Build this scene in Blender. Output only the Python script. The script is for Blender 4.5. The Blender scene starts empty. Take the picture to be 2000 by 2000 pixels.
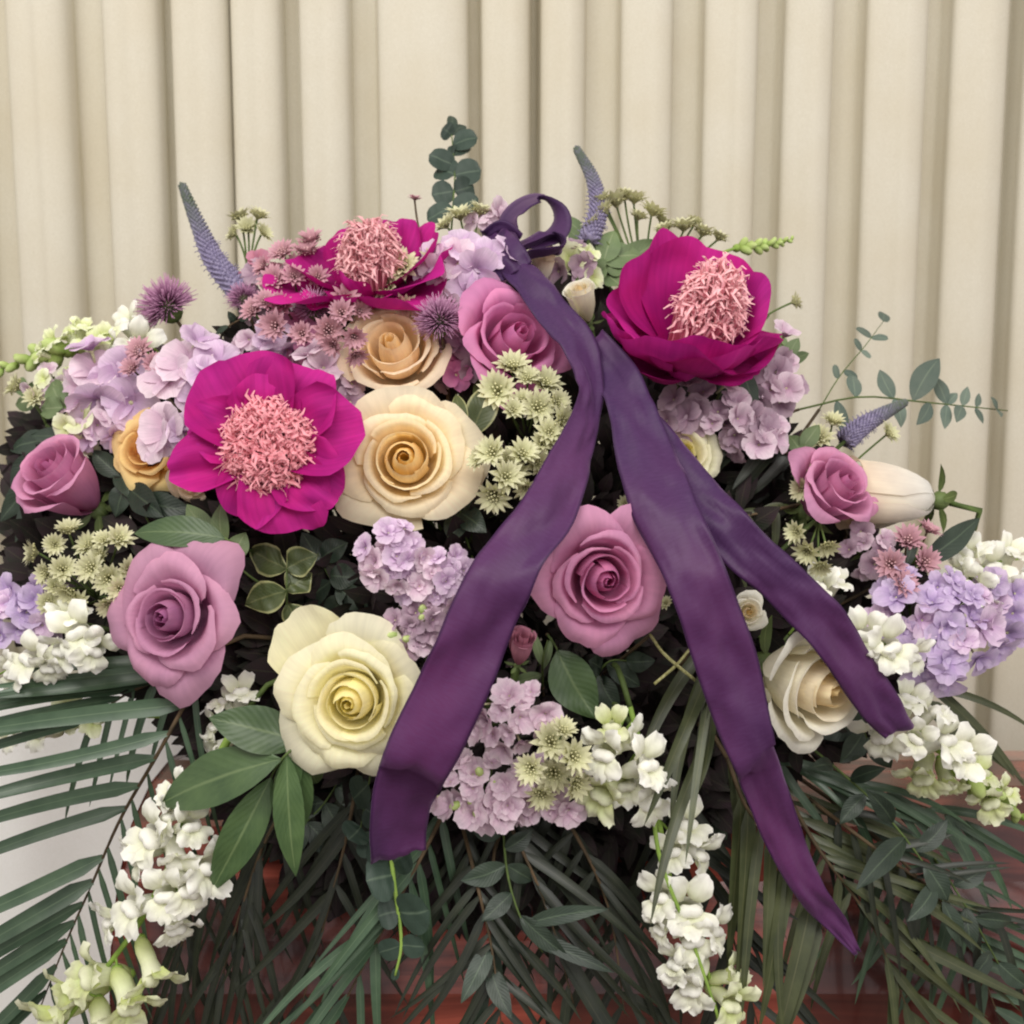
import bpy, math, random
from mathutils import Vector, Matrix, noise
import numpy as np
random.seed(7)
R = random.random
def U(a, b): return a + (b - a) * random.random()
sc = bpy.context.scene
col = sc.collection
# ------------------------------------------------------------------ camera
CAM = Vector((0, 0, 1.45)); PITCH = math.radians(7.0); HALF = 0.4663
cd = bpy.data.cameras.new('camera'); cam = bpy.data.objects.new('camera', cd); col.objects.link(cam)
cam.location = CAM; cam.rotation_euler = (math.radians(90) - PITCH, 0, 0)
cd.sensor_width = 36; cd.lens = 18 / HALF; cd.clip_start = 0.01; cd.clip_end = 50
cd.dof.use_dof = True; cd.dof.focus_distance = 0.74; cd.dof.aperture_fstop = 9.0
sc.camera = cam
# ------------------------------------------------------------------ light
w = bpy.data.worlds.new('World'); sc.world = w; w.use_nodes = True
bg = w.node_tree.nodes['Background']; bg.inputs[0].default_value = (1.0, 0.93, 0.92, 1); bg.inputs[1].default_value = 0.68
def area(name, loc, aim, sx, sy, power, color):
    l = bpy.data.lights.new(name, 'AREA'); l.shape = 'RECTANGLE'; l.size = sx; l.size_y = sy
    l.energy = power; l.color = color
    o = bpy.data.objects.new(name, l); col.objects.link(o); o.location = loc
    o.rotation_euler = (Vector(aim) - Vector(loc)).to_track_quat('-Z', 'Y').to_euler()
    return o
area('ceiling_lamp', (-0.7, -0.5, 2.9), (0.0, 1.0, 1.2), 1.5, 0.8, 30, (1.0, 0.97, 0.92))
area('front_ceiling_lamp', (0.8, -1.1, 2.5), (0.0, 1.0, 1.2), 1.2, 0.7, 24, (1.0, 0.97, 0.94))
sc.view_settings.view_transform = 'Standard'; sc.view_settings.look = 'None'
sc.view_settings.exposure = -0.02; sc.view_settings.gamma = 1.0
sc.cycles.use_denoising = True; sc.cycles.filter_width = 2.1
sc.cycles.max_bounces = 6; sc.cycles.transparent_max_bounces = 6
# ------------------------------------------------------------------ space helpers
RT = Vector((1, 0, 0)); FW = Vector((0, math.cos(PITCH), -math.sin(PITCH))); UP = Vector((0, math.sin(PITCH), math.cos(PITCH)))
K = 2 * HALF / 2000
def P(px, py, d):
    return CAM + FW * d + RT * ((px - 1000) * K * d) + UP * ((1000 - py) * K * d)
def V(x, y, z): return (RT * x + UP * y - FW * z).normalized()
def D(px, py):
    t = max(0.0, min(1.3, (1150 - py) / 750.0))
    return 0.70 + 0.12 * ((px - 1000) / 1000.0) ** 2 + 0.17 * t ** 1.4 + (0.03 if py > 1500 else 0)
def Q(px, py, dz=0.0): return P(px, py, D(px, py) - dz)
def S(n, px, py, dz=0.0): return n * K * (D(px, py) - dz)
CORE = Vector((0.0, 0.87, 1.15))
def frame(pos, axis, roll=0.0):
    q = axis.normalized().to_track_quat('Z', 'Y')
    return Matrix.Translation(pos) @ q.to_matrix().to_4x4() @ Matrix.Rotation(roll, 4, 'Z')
# ------------------------------------------------------------------ object helpers
def root(name, label, cat, M=None, group=None):
    o = bpy.data.objects.new(name, None); col.objects.link(o); o.empty_display_size = 0.02
    if M is not None: o.matrix_world = M
    o['label'] = label; o['category'] = cat
    if group: o['group'] = group
    return o
def mesh(name, vs, fs, mat, uv=None, tone=None, smooth=True):
    m = bpy.data.meshes.new(name); m.from_pydata([tuple(v) for v in vs], [], fs)
    if mat: m.materials.append(mat)
    if smooth: m.polygons.foreach_set('use_smooth', [True] * len(m.polygons))
    if uv is not None:
        l = m.uv_layers.new(name='uv'); li = np.zeros(len(m.loops), dtype=np.int32); m.loops.foreach_get('vertex_index', li)
        l.data.foreach_set('uv', np.array(uv, dtype=np.float32)[li].ravel())
    if tone is not None:
        a = m.color_attributes.new('tone', 'FLOAT_COLOR', 'POINT')
        t = np.ones((len(vs), 4), dtype=np.float32); t[:, :3] = np.array(tone, dtype=np.float32).reshape(len(vs), -1)[:, :3]
        a.data.foreach_set('color', t.ravel())
    m.update(); return m
def ob(name, m, parent=None, M=None):
    o = bpy.data.objects.new(name, m); col.objects.link(o)
    if parent is not None: o.parent = parent
    if M is not None: o.matrix_local = M
    return o
class MB:                                    # gathers grids into one mesh
    def __init__(s): s.v = []; s.f = []; s.uv = []; s.t = []
    def add(s, vs, fs, uv=None, t=None):
        b = len(s.v); s.v += [Vector(v) for v in vs]; s.f += [tuple(i + b for i in f) for f in fs]
        s.uv += uv if uv else [(0, 0)] * len(vs); s.t += t if t else [(0.5, 0.5, 0.5)] * len(vs)
    def addM(s, g, M): s.add([M @ Vector(v) for v in g[0]], g[1], g[2] if len(g) > 2 else None, g[3] if len(g) > 3 else None)
    def mesh(s, name, mat, smooth=True): return mesh(name, s.v, s.f, mat, s.uv, s.t, smooth)
def grid_faces(nu, nv, close=False):
    f = []
    for j in range(nv - 1):
        for i in range(nu if close else nu - 1):
            k = (i + 1) % nu
            f.append((j * nu + i, j * nu + k, (j + 1) * nu + k, (j + 1) * nu + i))
    return f
def tube(pts, rads, n=6):
    vs = []; N = len(pts); uv = []; t = []
    for j, p in enumerate(pts):
        tg = (pts[min(j + 1, N - 1)] - pts[max(j - 1, 0)]).normalized()
        a = tg.cross(Vector((0.3, 0.2, 1)) if abs(tg.z) < 0.9 else Vector((1, 0, 0))).normalized(); b = tg.cross(a)
        for i in range(n):
            an = 2 * math.pi * i / n
            vs.append(p + (a * math.cos(an) + b * math.sin(an)) * rads[j]); uv.append((i / n, j / (N - 1))); t.append((j / (N - 1), 0.5, 0.5))
    f = grid_faces(n, N, True); f.append(tuple(range(n - 1, -1, -1))); f.append(tuple(range((N - 1) * n, N * n)))
    return vs, f, uv, t
def cr(pts, n):                              # Catmull-Rom through tuples
    P_ = [np.array(p, dtype=float) for p in pts]; P_ = [2 * P_[0] - P_[1]] + P_ + [2 * P_[-1] - P_[-2]]
    out = []; segs = len(P_) - 3
    for k in range(n):
        x = k / (n - 1) * segs; i = min(int(x), segs - 1); t = x - i
        a, b, c, d = P_[i:i + 4]
        out.append(0.5 * ((2 * b) + (c - a) * t + (2 * a - 5 * b + 4 * c - d) * t * t + (3 * b - a - 3 * c + d) * t ** 3))
    return out
def bez(a, b, c, n): return [a * (1 - t) ** 2 + b * 2 * t * (1 - t) + c * t * t for t in [k / (n - 1) for k in range(n)]]
def ellipsoid(rx, ry, rz, n=8, m=6):
    vs = []; uv = []; t = []
    for j in range(m):
        ph = math.pi * (j + 0.02) / (m - 0.96)
        for i in range(n):
            a = 2 * math.pi * i / n
            vs.append(Vector((rx * math.sin(ph) * math.cos(a), ry * math.sin(ph) * math.sin(a), -rz * math.cos(ph)))); uv.append((i / n, j / m)); t.append((j / (m - 1), 0.5, 0.5))
    return vs, grid_faces(n, m, True), uv, t
def stem_to_core(rt, p0, mat, r0=0.0022, ax=None, end=None, name='stem'):
    """a real stem from the flower down into the foam"""
    e = end if end is not None else CORE + Vector((U(-.10, .10), U(-.03, .03), U(-.03, .03)))
    inv = rt.matrix_world.inverted() if rt.matrix_world != Matrix() else Matrix()
    a = (ax if ax is not None else (p0 - e)).normalized()
    mid = p0 - a * ((p0 - e).length * 0.35)
    pts = [inv @ q for q in bez(p0, mid, e, 8)]
    return ob(name, mesh(name, *tube(pts, [r0] * 8, 6)[:2], mat), rt)
# ------------------------------------------------------------------ materials
def lin(c):
    c = c / 255.0
    return c / 12.92 if c <= 0.04045 else ((c + 0.055) / 1.055) ** 2.4
def rgb(*c): return (lin(c[0]), lin(c[1]), lin(c[2]), 1)
def newmat(name):
    m = bpy.data.materials.new(name); m.use_nodes = True; nt = m.node_tree
    for n in list(nt.nodes): nt.nodes.remove(n)
    return m, nt, nt.nodes, nt.links
def nd(nt, typ, **kw):
    n = nt.nodes.new(typ)
    for k, v in kw.items(): setattr(n, k, v)
    return n
def mix(nt, a, b, f, mode='MIX'):
    n = nt.nodes.new('ShaderNodeMix'); n.data_type = 'RGBA'; n.blend_type = mode
    for sock, val in ((n.inputs[0], f), (n.inputs[6], a), (n.inputs[7], b)):
        if isinstance(val, (int, float, tuple)): sock.default_value = val
        else: nt.links.new(val, sock)
    return n.outputs[2]
def maprange(nt, x, a, b, c=0.0, d=1.0):
    n = nt.nodes.new('ShaderNodeMapRange'); n.inputs[1].default_value = a; n.inputs[2].default_value = b
    n.inputs[3].default_value = c; n.inputs[4].default_value = d; nt.links.new(x, n.inputs[0]); return n.outputs[0]
def petal_mat(name, base, edge, heart=None, transl=0.25, rough=0.75, streak=0.12, bump=0.25, sheen=0.0, vein=(26, 2.2), blotch=0.12):
    """colour runs base -> rim (tone.r) and heart -> outer petals (tone.g); fine streaks run along each petal"""
    m, nt, N, L = newmat(name)
    at = nd(nt, 'ShaderNodeAttribute', attribute_name='tone'); sp = nd(nt, 'ShaderNodeSeparateColor'); L.new(at.outputs['Color'], sp.inputs[0])
    c = mix(nt, base, edge, maprange(nt, sp.outputs[0], 0.15, 0.95))
    if heart: c = mix(nt, heart, c, maprange(nt, sp.outputs[1], 0.05, 0.62))
    uvn = nd(nt, 'ShaderNodeUVMap', uv_map='uv'); mp = nd(nt, 'ShaderNodeMapping'); mp.inputs['Scale'].default_value = (vein[0], vein[1], 1); L.new(uvn.outputs[0], mp.inputs[0])
    oi = nd(nt, 'ShaderNodeObjectInfo')
    no = nd(nt, 'ShaderNodeTexNoise', noise_dimensions='4D'); no.inputs['Scale'].default_value = 1; no.inputs['Detail'].default_value = 4; L.new(mp.outputs[0], no.inputs['Vector'])
    mu = nd(nt, 'ShaderNodeMath', operation='MULTIPLY'); mu.inputs[1].default_value = 37; L.new(oi.outputs['Random'], mu.inputs[0]); L.new(mu.outputs[0], no.inputs['W'])
    no2 = nd(nt, 'ShaderNodeTexNoise', noise_dimensions='4D'); no2.inputs['Scale'].default_value = 2.2; no2.inputs['Detail'].default_value = 3; L.new(uvn.outputs[0], no2.inputs['Vector']); L.new(mu.outputs[0], no2.inputs['W'])
    hv = nd(nt, 'ShaderNodeHueSaturation'); L.new(c, hv.inputs['Color'])
    ad = nd(nt, 'ShaderNodeMath', operation='ADD')
    L.new(maprange(nt, no.outputs[0], 0.3, 0.7, 1 - streak, 1 + streak * 0.6), ad.inputs[0]); L.new(maprange(nt, no2.outputs[0], 0.3, 0.7, -blotch, blotch), ad.inputs[1])
    ad2 = nd(nt, 'ShaderNodeMath', operation='ADD'); L.new(ad.outputs[0], ad2.inputs[0]); L.new(maprange(nt, oi.outputs['Random'], 0, 1, -0.06, 0.06), ad2.inputs[1])
    L.new(ad2.outputs[0], hv.inputs['Value'])
    L.new(maprange(nt, no2.outputs[0], 0.3, 0.7, 0.49, 0.51), hv.inputs['Hue'])
    bs = nd(nt, 'ShaderNodeBsdfPrincipled'); bs.inputs['Roughness'].default_value = rough; L.new(hv.outputs[0], bs.inputs['Base Color'])
    bs.inputs['Specular IOR Level'].default_value = 0.16
    if sheen: bs.inputs['Sheen Weight'].default_value = sheen; bs.inputs['Sheen Roughness'].default_value = 0.5
    bp = nd(nt, 'ShaderNodeBump'); bp.inputs['Strength'].default_value = bump; bp.inputs['Distance'].default_value = 0.0006; L.new(no.outputs[0], bp.inputs['Height']); L.new(bp.outputs[0], bs.inputs['Normal'])
    tr = nd(nt, 'ShaderNodeBsdfTranslucent'); L.new(hv.outputs[0], tr.inputs[0])
    mx = nd(nt, 'ShaderNodeMixShader'); mx.inputs[0].default_value = transl; L.new(bs.outputs[0], mx.inputs[1]); L.new(tr.outputs[0], mx.inputs[2])
    out = nd(nt, 'ShaderNodeOutputMaterial'); L.new(mx.outputs[0], out.inputs[0]); return m
def leaf_mat(name, c1, c2, rib, rough=0.38, vein=0.5, transl=0.12, margin=None, spec=0.5):
    m, nt, N, L = newmat(name)
    uvn = nd(nt, 'ShaderNodeUVMap', uv_map='uv'); sp = nd(nt, 'ShaderNodeSeparateXYZ'); L.new(uvn.outputs[0], sp.inputs[0])
    oi = nd(nt, 'ShaderNodeObjectInfo'); tc = nd(nt, 'ShaderNodeTexCoord')
    n1 = nd(nt, 'ShaderNodeTexNoise'); n1.inputs['Scale'].default_value = 60; n1.inputs['Detail'].default_value = 5; L.new(tc.outputs['Object'], n1.inputs[0])
    n2 = nd(nt, 'ShaderNodeTexNoise'); mp = nd(nt, 'ShaderNodeMapping'); mp.inputs['Scale'].default_value = (18, 2, 1); L.new(uvn.outputs[0], mp.inputs[0]); L.new(mp.outputs[0], n2.inputs[0]); n2.inputs['Scale'].default_value = 1; n2.inputs['Detail'].default_value = 3
    c = mix(nt, c1, c2, maprange(nt, n1.outputs[0], 0.3, 0.7)); c = mix(nt, c, c2, maprange(nt, n2.outputs[0], 0.45, 0.75, 0, 0.5))
    hb = nd(nt, 'ShaderNodeMath', operation='SUBTRACT'); hb.inputs[1].default_value = 0.5; L.new(sp.outputs[0], hb.inputs[0])
    ab = nd(nt, 'ShaderNodeMath', operation='ABSOLUTE'); L.new(hb.outputs[0], ab.inputs[0])
    c = mix(nt, rib, c, maprange(nt, ab.outputs[0], 0.012, 0.045))
    # slanting side veins
    sl = nd(nt, 'ShaderNodeMath', operation='MULTIPLY_ADD'); sl.inputs[1].default_value = -0.55; L.new(ab.outputs[0], sl.inputs[0]); L.new(sp.outputs[1], sl.inputs[2])
    fr = nd(nt, 'ShaderNodeMath', operation='MULTIPLY'); fr.inputs[1].default_value = 70; L.new(sl.outputs[0], fr.inputs[0])
    sn = nd(nt, 'ShaderNodeMath', operation='SINE'); L.new(fr.outputs[0], sn.inputs[0])
    c = mix(nt, c, rib, maprange(nt, sn.outputs[0], 0.8, 1.0, 0, 0.22 * vein))
    if margin: c = mix(nt, c, margin, maprange(nt, ab.outputs[0], 0.40, 0.46))
    hv = nd(nt, 'ShaderNodeHueSaturation'); L.new(c, hv.inputs['Color']); L.new(maprange(nt, oi.outputs['Random'], 0, 1, 0.75, 1.2), hv.inputs['Value'])
    bs = nd(nt, 'ShaderNodeBsdfPrincipled'); L.new(hv.outputs[0], bs.inputs['Base Color']); bs.inputs['Roughness'].default_value = rough; bs.inputs['Specular IOR Level'].default_value = spec
    bp = nd(nt, 'ShaderNodeBump'); bp.inputs['Strength'].default_value = 0.35; bp.inputs['Distance'].default_value = 0.0008
    bh = nd(nt, 'ShaderNodeMath', operation='MULTIPLY_ADD'); bh.inputs[1].default_value = 0.3 * vein; L.new(sn.outputs[0], bh.inputs[0]); L.new(n1.outputs[0], bh.inputs[2]); L.new(bh.outputs[0], bp.inputs['Height']); L.new(bp.outputs[0], bs.inputs['Normal'])
    tr = nd(nt, 'ShaderNodeBsdfTranslucent'); L.new(hv.outputs[0], tr.inputs[0])
    mx = nd(nt, 'ShaderNodeMixShader'); mx.inputs[0].default_value = transl; L.new(bs.outputs[0], mx.inputs[1]); L.new(tr.outputs[0], mx.inputs[2])
    out = nd(nt, 'ShaderNodeOutputMaterial'); L.new(mx.outputs[0], out.inputs[0]); return m
def noise_mat(name, c1, c2, scale=40, rough=0.7, bump=0.3, bd=0.001, toney=None, transl=0.0, stretch=(1, 1, 1), detail=5, metal=0):
    m, nt, N, L = newmat(name)
    tc = nd(nt, 'ShaderNodeTexCoord'); mp = nd(nt, 'ShaderNodeMapping'); mp.inputs['Scale'].default_value = stretch; L.new(tc.outputs['Object'], mp.inputs[0])
    n1 = nd(nt, 'ShaderNodeTexNoise'); n1.inputs['Scale'].default_value = scale; n1.inputs['Detail'].default_value = detail; L.new(mp.outputs[0], n1.inputs[0])
    c = mix(nt, c1, c2, maprange(nt, n1.outputs[0], 0.32, 0.68))
    if toney:
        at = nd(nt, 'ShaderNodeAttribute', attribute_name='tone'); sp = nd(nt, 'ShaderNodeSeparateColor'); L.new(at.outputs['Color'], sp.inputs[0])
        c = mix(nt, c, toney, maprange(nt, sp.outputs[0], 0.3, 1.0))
    bs = nd(nt, 'ShaderNodeBsdfPrincipled'); L.new(c, bs.inputs['Base Color']); bs.inputs['Roughness'].default_value = rough; bs.inputs['Metallic'].default_value = metal
    bs.inputs['Specular IOR Level'].default_value = 0.3
    bp = nd(nt, 'ShaderNodeBump'); bp.inputs['Strength'].default_value = bump; bp.inputs['Distance'].default_value = bd; L.new(n1.outputs[0], bp.inputs['Height']); L.new(bp.outputs[0], bs.inputs['Normal'])
    sh = bs.outputs[0]
    if transl:
        tr = nd(nt, 'ShaderNodeBsdfTranslucent'); L.new(c, tr.inputs[0]); mx = nd(nt, 'ShaderNodeMixShader'); mx.inputs[0].default_value = transl; L.new(sh, mx.inputs[1]); L.new(tr.outputs[0], mx.inputs[2]); sh = mx.outputs[0]
    out = nd(nt, 'ShaderNodeOutputMaterial'); L.new(sh, out.inputs[0]); return m

M = {}
M['peach'] = petal_mat('peach_petal', rgb(255, 230, 176), rgb(255, 242, 212), rgb(255, 224, 150), transl=.42, streak=.08, blotch=.06, bump=.15)
M['yellow'] = petal_mat('yellow_petal', rgb(254, 246, 190), rgb(255, 251, 222), rgb(255, 242, 168), transl=.42, streak=.08, blotch=.06, bump=.15)
M['apricot'] = petal_mat('apricot_petal', rgb(255, 228, 190), rgb(255, 236, 208), rgb(255, 228, 180), transl=.45, streak=.08, bump=.15)
M['orange'] = petal_mat('golden_petal', rgb(246, 202, 122), rgb(250, 220, 156), rgb(242, 184, 96), transl=.3, streak=.05, bump=.12)
M['white_rose'] = petal_mat('cream_petal', rgb(253, 248, 222), rgb(255, 252, 238), rgb(246, 220, 164), transl=.4, streak=.07, bump=.15)
M['white_side'] = petal_mat('white_rose_petal', rgb(250, 248, 240), rgb(252, 234, 204), rgb(252, 238, 210), transl=.3, streak=.04, bump=.1)
M['mauve'] = petal_mat('mauve_petal', rgb(202, 124, 168), rgb(226, 162, 196), rgb(206, 118, 166), transl=.38, streak=0.07, bump=.15)
M['lavender'] = petal_mat('lavender_petal', rgb(198, 136, 174), rgb(220, 166, 194), rgb(182, 110, 158), transl=.38, streak=0.06, bump=.15)
M['pink_rose'] = petal_mat('pink_mauve_petal', rgb(212, 122, 176), rgb(230, 152, 196), rgb(220, 130, 182), transl=.38, streak=0.06, bump=.15)
M['bud_pink'] = petal_mat('dusky_pink_petal', rgb(190, 120, 140), rgb(205, 145, 165), rgb(190, 120, 140))
M['peony'] = petal_mat('magenta_petal', rgb(168, 16, 112), rgb(196, 40, 142), None, transl=0.28, rough=0.7, streak=0.16, bump=0.4, vein=(26, 1.3), blotch=0.2)
M['stamen'] = petal_mat('coral_staminode', rgb(234, 112, 146), rgb(255, 184, 190), None, transl=0.28)
M['stamen_pale'] = petal_mat('pale_pink_staminode', rgb(238, 134, 160), rgb(255, 204, 204), None, transl=0.28)
M['lilac'] = petal_mat('pale_lilac_petal', rgb(206, 172, 208), rgb(238, 216, 236), None, transl=0.3)
M['lilac_blue'] = petal_mat('violet_lilac_petal', rgb(184, 158, 204), rgb(220, 202, 230), None, transl=0.3)
M['lilac_dull'] = petal_mat('dusky_lilac_petal', rgb(168, 134, 156), rgb(200, 176, 190), None, transl=0.3)
M['lilac_pink'] = petal_mat('pinkish_white_petal', rgb(214, 180, 202), rgb(244, 224, 234), None, transl=0.3)
M['white'] = petal_mat('white_snapdragon_petal', rgb(238, 240, 210), rgb(252, 251, 244), None, transl=0.25, streak=0.04, blotch=0.03, bump=.12)
M['white_green'] = petal_mat('greenish_white_petal', rgb(214, 224, 150), rgb(244, 246, 216), None, transl=0.25, streak=0.04, bump=.12)
M['eye'] = noise_mat('floret_eye', rgb(226, 224, 190), rgb(170, 170, 110), 300)
M['astr'] = petal_mat('greenish_cream_bract', rgb(194, 194, 144), rgb(228, 226, 190), None, transl=0.25)
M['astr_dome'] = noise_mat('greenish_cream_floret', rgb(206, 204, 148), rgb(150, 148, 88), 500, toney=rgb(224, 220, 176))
M['astr_pink'] = petal_mat('dusty_pink_bract', rgb(178, 130, 134), rgb(216, 170, 182), None, transl=0.25)
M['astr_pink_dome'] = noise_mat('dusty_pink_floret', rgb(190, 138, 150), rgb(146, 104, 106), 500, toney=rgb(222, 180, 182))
M['thistle'] = noise_mat('purple_floret', rgb(146, 90, 130), rgb(176, 120, 158), 300, toney=rgb(194, 146, 176))
M['veronica'] = noise_mat('veronica_floret', rgb(118, 110, 142), rgb(154, 146, 172), 400, toney=rgb(92, 104, 84))
M['stem'] = noise_mat('green_stem', rgb(92, 112, 58), rgb(70, 84, 46), 80)
M['stem_light'] = noise_mat('fresh_green_stem', rgb(150, 180, 84), rgb(120, 150, 66), 80)
M['stem_brown'] = noise_mat('brownish_stem', rgb(98, 80, 58), rgb(70, 60, 44), 80)
M['bud'] = petal_mat('green_bud', rgb(150, 178, 84), rgb(206, 220, 150), None, transl=0.15)
M['sepal'] = leaf_mat('sepal_green', rgb(104, 122, 66), rgb(84, 100, 56), rgb(130, 145, 90), 0.6)
M['leaf'] = leaf_mat('fresh_leaf', rgb(62, 86, 52), rgb(82, 106, 64), rgb(104, 124, 82), 0.42, vein=0.5)
M['leaf_dark'] = leaf_mat('dark_leaf', rgb(42, 56, 46), rgb(56, 70, 56), rgb(80, 96, 76), 0.45)
M['leaf_grey'] = leaf_mat('grey_green_leaf', rgb(92, 112, 74), rgb(112, 130, 86), rgb(130, 144, 104), 0.6)
M['pitt'] = leaf_mat('pale_edged_leaf', rgb(70, 84, 48), rgb(90, 100, 60), rgb(110, 118, 76), 0.4, margin=rgb(170, 172, 120))
M['euc'] = leaf_mat('eucalyptus_leaf', rgb(92, 108, 98), rgb(110, 122, 110), rgb(124, 138, 120), 0.65, vein=0.2, spec=0.25)
M['euc_dark'] = leaf_mat('deep_eucalyptus_leaf', rgb(44, 60, 50), rgb(58, 74, 64), rgb(82, 98, 82), 0.5, vein=0.2, spec=0.35)
M['palm'] = leaf_mat('palm_leaflet', rgb(54, 76, 56), rgb(76, 98, 74), rgb(92, 112, 86), 0.36, vein=0.0)
M['palm_olive'] = leaf_mat('olive_palm_leaflet', rgb(50, 58, 34), rgb(76, 82, 50), rgb(90, 92, 62), 0.42, vein=0.0)
M['palm_dark'] = leaf_mat('dark_palm_leaflet', rgb(28, 36, 27), rgb(44, 50, 35), rgb(60, 62, 48), 0.42, vein=0.0)
M['filler'] = leaf_mat('shaded_leaf', rgb(44, 50, 40), rgb(60, 46, 52), rgb(66, 62, 54), 0.7, spec=0.1, transl=0.05)  # shade of the gaps and a purplish haze are put into this leaf colour
M['foam'] = noise_mat('floral_foam', rgb(30, 52, 30), rgb(22, 40, 24), 200, 0.9)
# ------------------------------------------------------------------ the setting: floor, curtains, casket
def local(g, rt):
    o = rt.location
    return ([v - o for v in g[0]],) + tuple(g[1:])
fl = mesh('floor', [(-4, -3, 0), (4, -3, 0), (4, 3, 0), (-4, 3, 0)], [(0, 1, 2, 3)], noise_mat('carpet', rgb(120, 110, 98), rgb(104, 94, 84), 300, 0.95))
ob('floor', fl)['kind'] = 'structure'
wl = mesh('wall', [(-4, 1.62, 0), (4, 1.62, 0), (4, 1.62, 3), (-4, 1.62, 3)], [(0, 1, 2, 3)], noise_mat('wall_paint', rgb(190, 180, 160), rgb(184, 174, 154), 30, 0.9))
ob('wall', wl)['kind'] = 'structure'
# pleats of the curtain: (left edge, right edge, kind) in photograph pixels at the top of the picture
YC = 1.24
def CX(px): return (px - 1000) * K * (YC * 1.012 + 0.03)
RID = [(-130, -60, 0), (-40, 24, 0), (82, 192, 0), (256, 361, 1), (384, 481, 1), (487, 581, 1), (614, 702, 1), (752, 917, 1), (942, 1031, 1), (1052, 1137, 1),
       (1200, 1296, 1), (1352, 1452, 0), (1500, 1590, 1), (1646, 1758, 0), (1802, 1908, 1), (1936, 2040, 1), (2080, 2170, 1)]
def curtain_profile(rid, seed):
    pts = []
    for k, (a, b, hard) in enumerate(rid):
        A, B = CX(a), CX(b); w = B - A; dp = 0.036
        nx = CX(rid[k + 1][0]) if k + 1 < len(rid) else B + 0.03
        gap = nx - B
        lead = 0.34 if hard else 0.44
        # rises out of the fold on the left, rounded face, tucks back sharply on the right
        pts += [(A - 0.002, dp, 0), (A + 0.002, dp * 0.60, 0), (A + w * 0.035, dp * 0.22, 0), (A + w * lead * .5, dp * 0.06, 0), (A + w * lead, 0.000, 0), (A + w * 0.60, -0.0045, 0), (A + w * 0.80, -0.001, 0),
                (B - w * 0.08, 0.005, 0), (B - 0.0015, 0.013, 0), (B, 0.026, 0), (B - 0.004, dp, 0)]
        if gap > 0.012: pts += [(B + gap * 0.30, dp + 0.006, 0), (B + gap * 0.68, dp + 0.004, 0)]
    return pts
def curtain(name, rid, label, mat, yoff):
    pr = curtain_profile(rid, 1)
    xs = cr([(p[0], p[1]) for p in pr], len(pr) * 3)
    zs = np.linspace(0.03, 2.5, 60); vs = []; uv = []
    for j, z in enumerate(zs):
        for i, (x, y) in enumerate(xs):
            n = noise.noise(Vector((x * 6, z * 1.3, 2.0))) * 0.006 + noise.noise(Vector((x * 25, z * 2.0, 5.0))) * 0.0016
            sx = noise.noise(Vector((x * 9, z * 0.9, 9.0))) * 0.004
            vs.append((x + sx, YC + y + n + yoff, z)); uv.append((x * 3, z * 3))
    m = mesh(name, vs, grid_faces(len(xs), len(zs)), mat, uv)
    rt = root(name, label, 'curtain', Matrix.Translation((0, 0, 0)))
    o = ob('drape', m, rt)
    sol = o.modifiers.new('s', 'SOLIDIFY'); sol.thickness = 0.0015; sol.offset = 1
    ob('curtain_track', mesh('curtain_track', *tube([Vector((CX(rid[0][0]), YC + 0.03 + yoff, 2.52)), Vector((CX(rid[-1][1]), YC + 0.03 + yoff, 2.52))], [0.012, 0.012], 10)[:2], M['stem_brown']), rt)
    return rt
cm, nt, N, L = newmat('woven_curtain')
tc = nd(nt, 'ShaderNodeTexCoord'); mp = nd(nt, 'ShaderNodeMapping'); mp.inputs['Scale'].default_value = (900, 900, 900); L.new(tc.outputs['Object'], mp.inputs[0])
wn = nd(nt, 'ShaderNodeTexNoise'); wn.inputs['Scale'].default_value = 1; wn.inputs['Detail'].default_value = 2; L.new(mp.outputs[0], wn.inputs[0])
bn = nd(nt, 'ShaderNodeTexNoise'); bn.inputs['Scale'].default_value = 9; bn.inputs['Detail'].default_value = 4; L.new(tc.outputs['Object'], bn.inputs[0])
c = mix(nt, rgb(205, 199, 180), rgb(218, 213, 197), maprange(nt, wn.outputs[0], 0.3, 0.7)); c = mix(nt, c, rgb(200, 189, 162), maprange(nt, bn.outputs[0], 0.4, 0.7, 0, 0.35))
bs = nd(nt, 'ShaderNodeBsdfPrincipled'); L.new(c, bs.inputs['Base Color']); bs.inputs['Roughness'].default_value = 0.9; bs.inputs['Specular IOR Level'].default_value = 0.1
bp = nd(nt, 'ShaderNodeBump'); bp.inputs['Strength'].default_value = 0.5; bp.inputs['Distance'].default_value = 0.0006; L.new(wn.outputs[0], bp.inputs['Height']); L.new(bp.outputs[0], bs.inputs['Normal'])
ou = nd(nt, 'ShaderNodeOutputMaterial'); L.new(bs.outputs[0], ou.inputs[0])
curtain('curtain', RID[:5], 'cream pleated curtain panel ending at the thin dark seam, on the left', cm, 0.0)
curtain('curtain', RID[5:], 'cream pleated curtain panel running from the thin dark seam to the right edge', cm, 0.004)

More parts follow.
